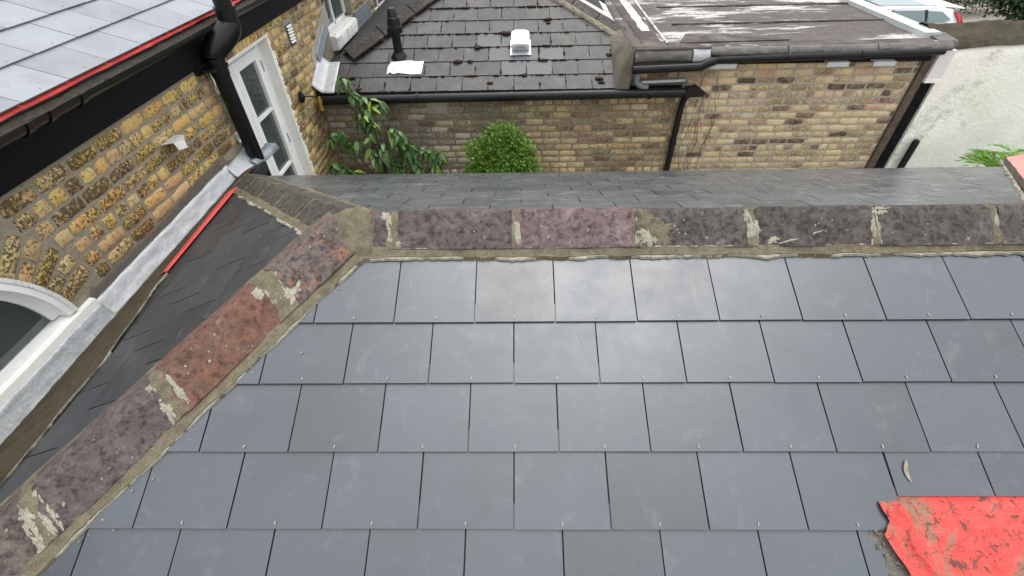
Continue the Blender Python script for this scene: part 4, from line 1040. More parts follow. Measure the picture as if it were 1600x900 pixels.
# moss along the joints
g = G()
for k in range(0, 9):
    for q in range(75):
        a = random.uniform(-2.1, 1.2); y = 5.53 + k * .2365 * cs
        if a < HLx + kL * (y - HLy) + .12 or a > HRx - kR * (y - HRy) - .05: continue
        dens = nz((a * 1.7, k * 1.3, 5), 1)
        if dens < -.15: continue
        if random.random() < .62:     # on a course edge
            p = OS.p(a, k * .2365 - .006, .016); s_ = random.uniform(.006, .014) * (1.6 if dens > .25 else 1)
            lump(g, p, s_, 7, 4, .35, (random.uniform(1.4, 3.2), .8, .55))
        else:
            off = -2.36 + (.15 if k % 2 else 0) - .15; a = off + round((a - off) / .305) * .305 - .003
            p = OS.p(a, k * .2365 + random.uniform(.03, .2), .014); s_ = random.uniform(.006, .013) * (1.6 if dens > .25 else 1)
            lump(g, p, s_, 7, 4, .35, (.8, random.uniform(1.2, 2.4), .5))
for (a, k, s_) in ((-.17, 4, .05), (-.16, 3.9, .03), (-.75, 2, .045), (-.6, 2, .03), (.35, 5, .035), (.36, 4.7, .022), (.93, .7, .04), (.95, .45, .03), (-.35, .5, .03), (1.15, 2.6, .045), (1.08, 2.3, .035), (-.52, 3, .04), (.05, 1, .03), (-.1, 3, .035), (-2.0, 1.0, .035), (-1.9, .2, .03)):
    lump(g, OS.p(a, k * .2365 - .004, .014), s_, 9, 5, .35, (1.3, 1, .4))
tag(g.build('moss', M['moss'], se, smooth=True), 'dark dry moss along the slate joints', kind='stuff')
# hip cappings
def cap(P0, P1, side, half, drop, mk_, n, parent, name='hip_tile'):
    P0, P1 = V(P0), V(P1)
    for i in range(n):
        a, b = P0.lerp(P1, i / n + .003), P0.lerp(P1, (i + 1) / n - .003); sd2 = V(side).normalized(); r_ = []
        g = G(); pr = [(-half, -drop), (0, 0), (half, -drop), (half, -drop - .018), (0, -.02), (-half, -drop - .018)]
        rows = [[tuple(c + sd2 * x + V((0, 0, z))) for x, z in pr + [pr[0]]] for c in (a, b)]; g.strip(rows)
        g.add(rows[0][:6], [(0, 1, 2, 3, 4, 5)]); g.add(rows[1][:6], [(5, 4, 3, 2, 1, 0)])
        g.build(name, M[mk_], parent)
hl0 = V((-2.13, 6.05, 2.76)); hl1 = V((APX, APY, zo(APY) + .07))
cap(hl0, hl1, (1, -.92, 0), .17, .075, 'tile_cap', 5, se)
hr0 = V((1.30, 6.34, 2.865)); hr1 = V((APX, APY, zo(APY) + .07))
cap(hr0, hr1, (-.87, -1, 0), .11, .06, 'tile_grey', 6, se)
g = G(); so_ = 3.3; rows = []
for i in range(80):
    c = hr0.lerp(hr1, i / 79) + V((-.87, -1, 0)).normalized() * .125; rows.append([tuple(c + V((0, 0, -.045))), tuple(c + V((-.02, -.022, -.07)) * (1 + .8 * nz((i * .4, 1, 1), 1))), tuple(c + V((-.025, -.028, -.09)))])
g.strip(rows); g.build('mortar_bed', M['mortar_dirty'], se)
# right hip slope in bleached felt and mortar cheek at the flat roof
g = G(); g.add([(1.30, 6.38, 2.83), (1.55, 6.45, 2.845), (1.0, 8.6, 2.86), (APX + .04, APY + .02, zo(APY) + .0)], [(0, 1, 2, 3)]); g.build('felt_slope', M['feltwhite'], se)
rows = []
for i in range(20):
    t = i / 19; y = 5.50 + .86 * t; r = []
    for j in range(8):
        q = j / 7; x = 1.10 + .14 * q + .012 * nz((y * 9, q * 3, 3), 1); z = zo(y) + .01 + (2.845 - zo(y)) * q ** .8 + .01 * nz((y * 14, q * 4, 5), 1); r.append((x, y, z))
    rows.append(r)
g = G(); g.strip(rows); g.add([rows[0][j] for j in range(8)] + [(1.26, 5.50, 2.84), (1.26, 5.50, 2.42)], [tuple(range(10))]); g.build('mortar_cheek', M['cheek'], se, smooth=True)
# lead at the left corner of the roof
rows = []
for i in range(12):
    y = 5.50 + .46 * i / 11; r = []
    for j in range(10):
        x = -2.42 + .24 * j / 9; z = zo(y) + .028 + .10 * max(0, 1 - j / 4.) ** 1.3 + .008 * nz((x * 16, y * 12, 2), 1); r.append((x, y, z))
    rows.append(r)
g = G(); g.strip(rows); g.build('lead_flashing', M['lead'], se, smooth=True, solid=.004)
rows = []
for i in range(14):
    y = 5.86 + .5 * i / 13; r = []
    for j in range(6): t = j / 5; r.append((-2.41 + .03 * t + .005 * nz((y * 9, t, 2), 1), y, zo(y) + .06 + .14 * (1 - t)))
    rows.append(r)
g = G(); g.strip(rows); g.build('lead_flashing', M['leadblue'], se, smooth=True, solid=.004)
rows = []
for i in range(24):
    y = 5.72 + .85 * i / 23; r = []
    for j in range(6): t = j / 5; r.append((-2.412 + .006 * nz((y * 12, t * 4, 2), 1), y, zo(y) + .05 + .24 * (1 - t) + (.01 * nz((y * 7, t, 9), 1))))
    rows.append(r)
g = G(); g.strip(rows); g.build('cement_band', M['mortar_pale'], nh, smooth=True)
# gutter with shoe, downpipe
g = G(); g.tube([(-2.36, 5.48, 2.365), (2.05, 5.48, 2.392)], .052, 14); g.build('gutter', M['black'], se, smooth=True)
g = G(); g.box(-2.4, 1.9, 5.60, 5.648, 2.33, 2.42); g.build('fascia', M['blackpaint'], se)
for x in (-1.2, -.1, .7, 1.5):
    g = G(); g.tube([(x - .015, 5.48, 2.379), (x + .015, 5.48, 2.38)], .057, 14); g.build('gutter_clip', M['black'], se, smooth=True)
g = G(); g.prism([(1.90, 5.42, 2.45), (1.90, 5.42, 2.35), (2.10, 5.42, 2.36), (2.13, 5.42, 2.40), (2.02, 5.42, 2.47)], (0, -.11, 0)); g.build('stop_end', M['black'], se, bevel=.006)
dpipe = thing('downpipe', (1.96, 5.58, 0), 'straight black downpipe below the end of the long gutter', 'pipe')
g = G(); g.tube([(1.965, 5.53, 2.36), (1.945, 5.59, 2.25), (1.94, 5.60, 2.1), (1.935, 5.60, .02)], .036, 14); g.build('pipe', M['black'], dpipe, smooth=True)
g = G(); g.tube([(1.94, 5.60, 1.75), (1.94, 5.60, 1.70)], .043, 14); g.build('pipe_clip', M['black'], dpipe, smooth=True)
# black flue on the slates
fl = thing('flue', (-1.49, 6.05, 2.65), 'black flue terminal standing on the old slate roof beside a white patch', 'flue')
cx, cy = -1.475, 6.06
g = G(); g.tube([(cx, cy, 2.60), (cx, cy, 3.0)], .052, 18); g.build('pipe', M['black'], fl, smooth=True)
g = G(); g.tube([(cx, cy, 2.64), (cx, cy, 2.665), (cx, cy, 2.69), (cx, cy, 2.72)], [.105, .10, .08, .06], 20); g.build('weather_collar', M['black'], fl, smooth=True)
g = G(); g.tube([(cx, cy, 2.93), (cx, cy, 2.95), (cx, cy, 3.00), (cx, cy, 3.005)], [.088, .092, .09, .08], 20); g.build('lower_cowl', M['black'], fl, smooth=True)
g = G(); g.tube([(cx, cy, 3.00), (cx, cy, 3.09), (cx, cy, 3.095)], [.082, .072, .066], 20); g.build('middle_cowl', M['black'], fl, smooth=True)
g = G(); g.tube([(cx, cy, 3.09), (cx, cy, 3.17), (cx, cy, 3.185), (cx, cy, 3.19)], [.062, .046, .036, .014], 18); g.build('cowl_top', M['black'], fl, smooth=True)
g = G(); pts = [(-1.63, .26), (-1.60, .30), (-1.55, .27), (-1.50, .29), (-1.34, .262), (-1.22, .265), (-1.21, .33), (-1.20, .475), (-1.30, .47), (-1.36, .49), (-1.60, .47), (-1.63, .39)]
g.prism([tuple(OS.p(a + .04, u, .0235)) for a, u in pts], tuple(OS.N * .004)); g.build('flashing_patch', M['flaky2'], fl)
# white vent cowl
ve = thing('roof_vent', (.01, 6.15, 2.72), 'white plastic roof vent hood with square metal base on old slates', 'vent')
g = G(); g.prism([tuple(OS.p(a, u, .026)) for a, u in ((-.115, .545), (.135, .545), (.135, .80), (-.115, .80))], tuple(OS.N * .004)); g.build('base_plate', M['galv'], ve)
rows = []
for j in range(9):
    t = j / 8; x = -.10 + .215 * t; e = (abs(2 * t - 1)) ** 5
    rows.append([tuple(OS.p(x, .62, .03)), tuple(OS.p(x, .615, .12 - .012 * e)), tuple(OS.p(x, .66, .15 - .02 * e)), tuple(OS.p(x, .76, .158 - .022 * e)), tuple(OS.p(x, .86, .12 - .03 * e)), tuple(OS.p(x, .89, .03))])
g = G(); g.strip(rows); g.add(rows[0], [tuple(range(6))]); g.add(rows[-1], [tuple(range(6))[::-1]]); g.build('hood', M['whiteplastic'], ve, smooth=True)
g = G(); g.prism([tuple(OS.p(-.08 + .175 * t, .612, .05 + .055 * math.sin(PI * t) ** .5)) for t in [i / 10 for i in range(11)]], tuple(OS.U * .01)); g.build('grille', M['galv'], ve)
# ------------------------------------------------------------------ flat roofed brick extension
fe_ = thing('flat_roof_extension', (3.3, BY, 0), 'cleaner yellow brick extension with brown and white streaked felt flat roof', 'building')
wf2 = wall_sheet('wall', fe_, 'mortar_pale', (0, BY, 0), (1, 0, 0), (0, -1, 0), 1.93, 4.57, 2.72, lambda u: [(0, 2.72)], du=.5, depth=.25)
c6 = lay_bricks(wf2, (0, BY, 2.66), (1, 0, 0), (0, -1, 0), 1.94, 4.57, 2.665, 1.0, lambda *a: False, lambda u, z: 'brick_clean', 300, header=lambda r: r in (4, 12))
wf3 = wall_sheet('wall', fe_, 'mortar_dirty', (0, BY + .002, 0), (1, 0, 0), (0, -1, 0), 1.24, 1.93, 2.70, lambda u: [(2.42, 2.70)], du=.5, depth=.25)
c7 = lay_bricks(wf3, (0, BY, 2.66), (1, 0, 0), (0, -1, 0), 1.27, 1.94, 2.665, 2.44, lambda *a: False, lambda u, z: random.choice(['brick_clean', 'brick_dirty']), 30)
g = G(); g.box(4.33, 4.57, BY + .01, 9.9, 0, 2.7); g.build('side_wall', M['mortar_pale'], fe_)
rows = []
for i in range(60):
    x = 1.24 + (4.72 - 1.24) * i / 59; r = []
    for j in range(46):
        y = 5.56 + 4.6 * (j / 45) ** 1.3; z = 2.842 + .01 * nz((x * 1.5, y * 1.5, 2), 1) + .004 * nz((x * 7, y * 3, 2), 1) + (.012 if j < 3 else 0) + .05 * max(0, (y - 5.6)) * .25
        r.append((x, y, z))
    rows.append(r)
g = G(); g.strip(rows); g.build('felt_sheet', M['felt'], fe_, smooth=True, solid=.02)
zf2 = lambda y: 2.842 + .0125 * (y - 5.6)
def fstrip(p0, p1, wd, mk_, h=.012, name='felt_strip'):
    p0, p1 = V((*p0, 0)), V((*p1, 0)); d = (p1 - p0).normalized(); s_ = V((-d.y, d.x, 0)); g = G(); rows = []
    for i in range(31):
        c = p0.lerp(p1, i / 30); wv = wd * (1 + .25 * nz((i * .5, wd * 90, 1), 1)); z = zf2(c.y) + h + .004 * nz((c.x * 6, c.y * 6, 3), 1)
        rows.append([(c - s_ * wv).to_tuple()[:2] + (z - h,), (c - s_ * wv * .9).to_tuple()[:2] + (z,), (c + s_ * wv * .9).to_tuple()[:2] + (z,), (c + s_ * wv).to_tuple()[:2] + (z - h,)])
    g.strip(rows); return g.build(name, M[mk_], fe_, smooth=True)
fstrip((1.25, 5.60), (4.70, 5.66), .09, 'feltdark'); fstrip((1.50, 5.60), (1.44, 8.3), .12, 'feltdark', .010); fstrip((1.66, 5.7), (1.66, 8.3), .012, 'feltwhite', .02); fstrip((1.52, 6.2), (1.50, 8.3), .06, 'feltwhite', .015)
fstrip((1.9, 6.5), (4.65, 6.53), .012, 'feltdark', .014); fstrip((1.9, 7.35), (4.65, 7.38), .012, 'feltdark', .014)
g = G()
pts = [(1.8, 5.72), (3.05, 5.76), (2.72, 5.86), (2.3, 6.02), (1.95, 6.05)]
g.prism([(x, y, zf2(y) + .016) for x, y in pts], (0, 0, .012)); g.build('felt_patch', M['feltdark'], fe_)
# right upstand trim
g = G(); g.box(4.52, 4.70, 5.76, 9.8, 2.80, 2.905); g.build('edge_trim', M['trim'], fe_)
g = G(); g.box(4.515, 4.705, 7.0, 7.02, 2.80, 2.909); g.build('trim_joint', M['trim'], fe_)
# lead apron along the front
def apron(x0, x1, zt, zb, mk_='leadbrown'):
    rows = []; n = 50; so_ = random.random() * 20
    for i in range(n + 1):
        x = x0 + (x1 - x0) * i / n; r = []
        zb_ = zb + .012 * nz((x * 5, 1, so_), 1) + .005 * nz((x * 22, 1, so_), 1)
        for j in range(7):
            t = j / 6; z = zt + (zb_ - zt) * t; y = 5.56 - .02 - .05 * math.sin(t * 2.2) + .008 * nz((x * 8, t * 3, so_), 1); r.append((x, y, z))
        rows.append(r)
    g = G(); g.strip(rows); return g.build('lead_apron', M[mk_], fe_, smooth=True, solid=.004)
apron(1.27, 1.90, 2.845, 2.72); apron(1.91, 2.10, 2.85, 2.715, 'lead'); apron(2.10, 2.93, 2.858, 2.775); apron(2.94, 3.9, 2.86, 2.775); apron(3.9, 4.70, 2.865, 2.79)
rows = []
for i in range(20):
    x = 4.60 + .2 * i / 19; rows.append([(x, 5.56 + .02 * nz((x * 20, 1, 1), 1), 2.80), (x, 5.60, 2.86 + .015 * nz((x * 30, 2, 1), 1)), (x, 5.85, 2.885 + .02 * nz((x * 30, 3, 1), 1)), (x, 6.02, 2.89)])
g = G(); g.strip(rows); g.build('lead_flashing', M['leadbrown'], fe_, smooth=True, solid=.01)
g = G(); g.tube([(1.26, 5.47, 2.655), (2.03, 5.47, 2.675)], .046, 14); g.build('gutter', M['black'], fe_, smooth=True)
g = G(); g.tube([(2.0, 5.47, 2.672), (2.06, 5.48, 2.70), (2.16, 5.485, 2.73)], [.048, .05, .046], 14); g.build('gutter_connector', M['black'], fe_, smooth=True)
g = G(); g.tube([(2.10, 5.50, 2.735), (4.62, 5.50, 2.785)], .04, 14); g.build('gutter', M['black'], fe_, smooth=True)
g = G(); g.box(1.94, 4.6, 5.58, 5.648, 2.66, 2.76); g.build('fascia', M['blackpaint'], fe_)
for x in (2.95, 3.75):
    g = G(); g.tube([(x - .02, 5.50, 2.735 + .0198 * (x - 2.1)), (x + .02, 5.50, 2.736 + .0198 * (x - 2.1))], .046, 14); g.build('gutter_clip', M['black'], fe_, smooth=True)
for (x0, x1) in ((2.12, 2.42), (3.42, 3.66), (3.93, 4.17)):
    g = G(); g.box(x0, x1, 5.50, 5.585, 2.675, 2.688); g.box(x0, x1, 5.50, 5.512, 2.64, 2.675); g.build('soffit_bracket', M['trim'], fe_)
g = G(); g.tube([(1.33, 5.50, 2.63), (1.33, 5.50, 2.55)], .035, 12); g.tube([(1.33, 5.50, 2.56), (1.335, 5.50, 2.50), (1.40, 5.50, 2.455), (1.47, 5.50, 2.45)], .032, 12); g.build('elbow', M['greypipe'], fe_, smooth=True)
g = G(); g.tube([(1.40, 5.56, 2.485), (1.90, 5.56, 2.50)], .018, 10); g.build('waste_pipe', M['trim'], fe_, smooth=True)
# timber corner post
tp = thing('timber_post', (4.61, 5.66, 0), 'rough brown weathered timber post on the corner of the yellow brick wall', 'post')
rows = []
for i in range(40):
    z = 2.70 * i / 39; q = lambda j: .008 * nz((z * 9, j, 2), 1)
    rows.append([(4.575 + q(1), 5.70, z), (4.575 + q(2), 5.615 + q(3), z), (4.665 + q(4), 5.615 + q(5), z), (4.665 + q(6), 5.72, z)])
g = G(); g.strip(rows); g.build('post', M['wood'], tp, smooth=False)
# ------------------------------------------------------------------ cream wall with gate opening
cw = thing('rendered_wall', (5.6, 5.8, 0), 'cream rendered boundary wall with dark mossy coping and white lintel over a black gate', 'wall')
rows = []
def ztop(x): return 2.77 + .045 * min(1, (x - 4.84) / .5) ** .7 - .004 * max(0, x - 5.5)
for i in range(70):
    x = 4.845 + 4.2 * (i / 69) ** 1.4; r = []
    for j in range(40):
        t = j / 39; zt = ztop(x); z = zt * t; rd = .03 * max(0, (t - .985) / .015); r.append((x, 5.64 + .012 * nz((x * 2, z * 2, 2), 1) + .005 * nz((x * 9, z * 9, 2), 1) + rd, z))
    rows.append(r)
g = G(); g.strip(rows); g.build('render_face', M['render'], cw, smooth=True)
g = G(); g.box(4.86, 9.0, 5.70, 6.10, 0, 2.76); g.build('wall_core', M['mortar'], cw)
g = G(); g.add([(4.845, 5.64, 0), (4.845, 5.98, 0), (4.845, 5.98, 2.76), (4.845, 5.64, 2.76)], [(0, 3, 2, 1)]); g.build('reveal', M['plaster'], cw)
rows = []
for i in range(90):
    x = 4.66 + 4.3 * i / 89; r = []
    for j in range(12):
        t = j / 11; y = 5.63 + .55 * t; zz = ztop(max(x, 4.85)) + .005 + .12 * min(1, t * 1.6) ** .8 - (.09 * max(0, t - .8) / .2) + .018 * nz((x * 3, y * 5, 3), 1) + .01 * nz((x * 12, y * 12, 3), 1)
        if x < 5.1: zz += .05 * (5.1 - x) / .4 * t
        if j == 0: zz = ztop(max(x, 4.85)) - .02 + .012 * nz((x * 6, 1, 1), 1)
        r.append((x, y, zz))
    rows.append(r)
g = G(); g.strip(rows); g.build('coping', M['coping'], cw, smooth=True)
g = G()
for i in range(260):
    x = random.uniform(5.9, 8.5); y = random.uniform(5.7, 6.1); p = V((x, y, ztop(x) + .10)); 
    for q in range(5):
        a = random.uniform(0, 2 * PI); d = V((math.cos(a), math.sin(a), random.uniform(.5, 1.4))).normalized() * random.uniform(.015, .035); e = V((-d.y, d.x, 0)).normalized() * .004
        g.add([tuple(p - e), tuple(p + e), tuple(p + d)], [(0, 1, 2)])
tag(g.build('moss_tufts', M['leafbright'], cw), kind='stuff')
rows = []
for i in range(14):
    z = 2.455 + .31 * i / 13; q = lambda j: .008 * nz((z * 9, j, 2), 1)
    rows.append([(4.665, 5.66, z), (4.672 + q(1), 5.585, z), (4.835 + q(2), 5.585 + q(4), z), (4.84, 5.66, z)])
g = G(); g.strip(rows); g.add([(4.665, 5.66, 2.765), (4.672, 5.585, 2.765), (4.84, 5.585, 2.765), (4.84, 5.66, 2.765)], [(0, 1, 2, 3)]); g.build('lintel', M['flaky2'], cw)
g = G(); g.box(4.665, 4.845, 5.575, 5.66, 2.42, 2.455); g.build('lintel_edge', M['white'], cw)
gt = thing('gate', (4.75, 5.7, 0), 'black timber side gate under the white lintel', 'gate')
for i in range(2):
    g = G(); g.box(4.668 + i * .088, 4.753 + i * .088, 5.67, 5.70, .05, 2.418); g.build('board', M['blackpaint'], gt)
for z in (2.1, 1.72, .6):
    g = G(); g.box(4.672, 4.84, 5.655, 5.668, z, z + .012); g.build('strap', M['black'], gt)
bp = thing('black_post', (5.0, 5.58, 0), 'short black post with rounded top against the cream wall', 'post')
g = G(); g.tube([(4.975, 5.57, 0), (4.975, 5.57, 1.70), (4.975, 5.57, 1.725), (4.975, 5.57, 1.735)], [.04, .04, .033, .015], 14); g.build('tube', M['black'], bp, smooth=True)
g = G(); g.tube([(4.975, 5.57, 1.2), (4.975, 5.57, 1.25)], .045, 14); g.build('collar', M['black'], bp, smooth=True)
# dry creeper stems on the brick beside the downpipe
cr = thing('creeper', (2.15, 5.6, 0), 'bare brown creeper stems climbing the brick wall right of the downpipe', 'climber')
for i in range(13):
    x = random.uniform(2.0, 2.45); z = .4; path = []; ztp = random.uniform(2.0, 2.66)
    while z < ztp: path.append((x, 5.632 + random.uniform(-.004, .004), z)); z += .07; x += random.uniform(-.03, .028)
    g = G(); g.tube(path, .0022, 4); g.build('stem', M['bark'], cr)
# ------------------------------------------------------------------ plants
def leaf_mesh(L, Wd, mk_, droop=.25, n=5, fold=.25):
    g = G(); rows = []
    for i in range(n + 1):
        t = i / n; w_ = Wd * .5 * math.sin(PI * min(.999, t ** .8 * .97 + .02)) ** .8; z = -droop * L * t * t
        rows.append([(-w_, L * t, z + w_ * fold), (0, L * t, z), (w_, L * t, z + w_ * fold)])
    g.strip(rows); me = g.mesh('leaf', M[mk_])
    for p in me.polygons: p.use_smooth = True
    return me
LF = [leaf_mesh(l, w_, 'leaf', d) for l, w_, d in ((.15, .056, .45), (.17, .06, .6), (.13, .052, .35), (.145, .05, .7))]
LY = leaf_mesh(.15, .045, 'leafyellow', .5)
def aim(p, d, roll=0):
    d = V(d).normalized(); q = d.to_track_quat('Y', 'Z'); return Matrix.Translation(p) @ q.to_matrix().to_4x4() @ Matrix.Rotation(roll, 4, 'Y')
sh = thing('shrub', (-1.6, 5.3, 0), 'tall leggy evergreen shrub with drooping dark glossy leaves against the grimy brick wall', 'shrub')
hub = [(-1.97, 5.34, 2.66), (-1.93, 5.33, 2.52), (-1.80, 5.35, 2.42), (-1.62, 5.36, 2.38), (-2.10, 5.18, 2.10), (-1.92, 5.12, 2.02), (-1.72, 5.2, 2.2), (-1.52, 5.22, 2.12), (-1.42, 5.2, 1.98), (-2.2, 5.1, 1.72), (-2.0, 5.0, 1.68), (-1.78, 5.15, 1.9), (-1.28, 5.2, 1.92), (-1.15, 5.25, 1.86), (-1.32, 5.15, 1.72), (-1.05, 5.2, 1.66), (-.98, 5.25, 1.78), (-1.2, 5.1, 1.58), (-1.5, 5.1, 1.7), (-1.75, 5.05, 1.5), (-1.9, 5.0, 1.42), (-1.6, 5.0, 1.45), (-1.4, 5.05, 1.5), (-2.1, 5.0, 1.45), (-1.62, 5.15, 1.95), (-1.1, 5.05, 1.4), (-1.45, 5.25, 1.82), (-1.85, 5.25, 2.28)]
hub += [(h[0] + random.uniform(-.12, .12), h[1] - .06, h[2] + random.uniform(-.13, .08)) for h in hub[3:] for _ in (0,)]
for i, h in enumerate(hub):
    g = G(); b = V((-1.65 + .25 * (h[0] + 1.6), 5.25, max(.4, h[2] - .75))); h_ = V(h); mid = b.lerp(h_, .5) + V((.03, -.02, -.03))
    g.tube([b, mid, h_], [.009, .006, .004], 5); g.build('stem', M['bark'], sh, smooth=True)
    for q in range(13 if i < 28 else 8):
        a = 2.4 * q + random.uniform(-.3, .3); e = random.uniform(-1.0, .15); d = (math.cos(a) * math.cos(e), math.sin(a) * math.cos(e), math.sin(e))
        p = h_ + V((0, 0, random.uniform(-.07, .03)))
        me = LY if (i in (19, 21) and q % 3 != 0) or random.random() < .03 else random.choice(LF)
        inst('leaf', me, sh, aim(p, d, random.uniform(-.5, .5)) @ Matrix.Scale(random.uniform(.75, 1.1), 4))
g = G(); g.tube([(-1.65, 5.25, 0), (-1.66, 5.26, .9), (-1.62, 5.25, 1.5)], [.022, .016, .01], 7); g.build('trunk', M['bark'], sh, smooth=True)
def leafcloud(name, centres, n, L, Wd, mk_, parent, seed, updir=.3, shell=.55):
    rnd = random.Random(seed); g = G(); tot = sum(r[1] ** 2 for r in centres)
    for (c, r, sq) in centres:
        m = int(n * r * r / tot)
        for i in range(m):
            d = V((rnd.gauss(0, 1), rnd.gauss(0, 1), rnd.gauss(0, 1))).normalized(); k = 1 + .5 * nz(d * 2.4, 1, c[0] * 3) + .3 * nz(d * 6, 1, c[0] * 7)
            rr = r * k * (shell + (1 - shell) * rnd.random() ** .6); p = V(c) + V((d.x * sq[0], d.y * sq[1], d.z * sq[2])) * rr
            ax = (d + V((rnd.gauss(0, .6), rnd.gauss(0, .6), rnd.gauss(updir, .5)))).normalized(); s_ = ax.cross(V((rnd.gauss(0, 1), rnd.gauss(0, 1), rnd.gauss(0, 1)))).normalized(); l = L * rnd.uniform(.6, 1.2); w_ = Wd * rnd.uniform(.7, 1.2) / 2; up_ = ax.cross(s_) * (w_ * .3)
            g.add([tuple(p), tuple(p + ax * l * .45 + s_ * w_ + up_), tuple(p + ax * l), tuple(p + ax * l * .45 - s_ * w_ + up_)], [(0, 1, 2), (0, 2, 3)])
    return tag(g.build(name, M[mk_], parent), kind='stuff')
bu = thing('bush', (-.3, 5.2, 0), 'round bright green small leaved bush in front of the brick wall', 'bush')
leafcloud('foliage', [((-.22, 5.15, 1.72), .36, (1.05, .8, 1)), ((-.45, 5.15, 1.66), .2, (1, .9, 1)), ((-.02, 5.15, 1.80), .19, (1, .9, 1)), ((-.24, 5.15, 2.0), .19, (1, .9, 1)), ((-.05, 5.15, 1.98), .13, (1, .9, 1)), ((-.52, 5.12, 1.88), .13, (1, .9, .9)), ((.1, 5.12, 1.6), .14, (1, .9, 1)), ((-.34, 5.12, 2.06), .09, (1, .9, 1.3)), ((-.12, 5.12, 2.12), .07, (1, .9, 1.4)), ((-.6, 5.1, 1.6), .1, (1, .9, 1)), ((-.25, 5.1, 1.4), .33, (1, .9, 1))], 11500, .042, .023, 'leafbright', bu, 5, shell=.45)
for i in range(5):
    g = G(); a = i * 1.3; g.tube([(-.25, 5.15, .1), (-.25 + .06 * math.cos(a), 5.15 + .06 * math.sin(a), .9), (-.25 + .2 * math.cos(a), 5.15 + .12 * math.sin(a), 1.8)], [.02, .013, .004], 6); g.build('stem', M['bark'], bu, smooth=True)

bk_ = thing('black_box', (.15, 5.55, 0), 'black meter post partly hidden behind the round green bush', 'post')
g = G(); g.box(.10, .17, 5.52, 5.60, 0, 1.58); g.build('casing', M['black'], bk_, bevel=.006)
g = G(); g.box(.095, .175, 5.515, 5.605, 1.58, 1.60); g.build('lid', M['black'], bk_, bevel=.004)
fn_ = thing('fern', (5.6, 4.9, 1.2), 'bright green feathery fern in front of the cream wall', 'fern')
for i in range(44):
    a = random.uniform(0, 2 * PI); Lf = random.uniform(.35, .62); c = V((5.75 + random.uniform(-.2, .25), 4.95 + random.uniform(-.1, .1), 1.42)); g = G(); pth = []
    for k in range(9):
        t = k / 8; pth.append(c + V((math.cos(a) * Lf * t, math.sin(a) * Lf * t * .8, .66 * Lf * 1.9 * t - .75 * Lf * t * t * 1.1 + .1)))
    g.tube(pth, .003, 4)
    for k in range(1, 9):
        p = pth[k]; d = (pth[k] - pth[k - 1]).normalized(); s_ = d.cross(V((0, 0, 1))).normalized(); l = .10 * math.sin(PI * (k / 8.8)) ** .5
        for sg in (-1, 1):
            for m_ in (0, .5):
                q = p - d * (.05 * m_); g.add([tuple(q), tuple(q + s_ * sg * l * .6 + d * .03 + V((0, 0, .01))), tuple(q + s_ * sg * l + d * .045), tuple(q + s_ * sg * l * .5 + d * .008)], [(0, 1, 2, 3)])
    g.build('frond', M['leaffern'], fn_)
g = G(); g.tube([(5.75, 4.95, 0), (5.75, 4.95, 1.35)], [.05, .04], 8); g.build('trunk', M['bark'], fn_, smooth=True)
# dark tree at the top right and background planting
def tree(name, loc, label, crowns, n, mk_, seed, L=.12, Wd=.06, trunk=.12, cat='tree'):
    t = thing(name, loc, label, cat); x, y, _ = loc
    top = crowns[0][0]; g = G(); g.tube([(x, y, 0), (x + .05, y, top[2] * .5), (top[0], top[1], top[2])], [trunk, trunk * .75, trunk * .3], 9); g.build('trunk', M['bark'], t, smooth=True)
    for c in crowns[1:]:
        g = G(); b = V((x + .05, y, top[2] * .5)); g.tube([b, b.lerp(V(c[0]), .5) + V((0, 0, .1)), V(c[0])], [trunk * .5, trunk * .3, trunk * .1], 6); g.build('limb', M['bark'], t, smooth=True)
    leafcloud('foliage', crowns, n, L, Wd, mk_, t, seed, shell=.3); return t
tree('evergreen_tree', (9.4, 9.6, 0), 'dense dark evergreen tree behind the cream wall at the top right', [((9.4, 9.6, 2.8), .95, (1, .9, .9)), ((10.2, 9.4, 3.0), 1.0, (1, 1, 1)), ((8.75, 9.5, 2.6), .42, (1, .9, .8)), ((9.3, 9.1, 2.2), .65, (1, .8, .9)), ((10.2, 9.0, 2.1), .8, (1.1, .8, .9)), ((9.0, 9.8, 3.3), .6, (1, 1, 1)), ((10.8, 9.3, 2.6), .8, (1, 1, 1))], 30000, 'leafdark', 11, .10, .05)
tree('small_tree', (12.2, 20.0, 0), 'light green young tree behind the parked white cars', [((12.2, 20, 1.5), .8, (1, 1, 1)), ((11.4, 20.3, 1.5), .7, (1, 1, 1)), ((13, 20.3, 1.4), .6, (1, 1, 1))], 4500, 'leafbright', 12, .14, .07, .06)
hg = thing('hedge', (17, 20.5, 0), 'dark twiggy hedge across the street behind the red tail light', 'hedge')
leafcloud('foliage', [((13.8 + i * 1.0, 20.2 + .2 * math.sin(i * 2), .75 + .15 * math.sin(i * 1.7)), .85, (1, .7, .9)) for i in range(16)], 16000, .13, .06, 'leafdark', hg, 14, shell=.3)
for i in range(16):
    g = G(); x = 13.8 + i; g.tube([(x, 20.2, 0), (x + .1, 20.2, .9)], [.04, .02], 5); g.build('stem', M['bark'], hg)
lw = thing('low_brick_wall', (18, 22.2, 0), 'low red brick garden wall far behind the hedge', 'wall')
for i in range(30):
    for j in range(5):
        g = G(); x = 11.0 + i * .46 + (.23 if j % 2 else 0); g.box(x, x + .44, 22.0, 22.25, j * .16 + .002, j * .16 + .15); g.build('brick', M['redbrown'], lw)
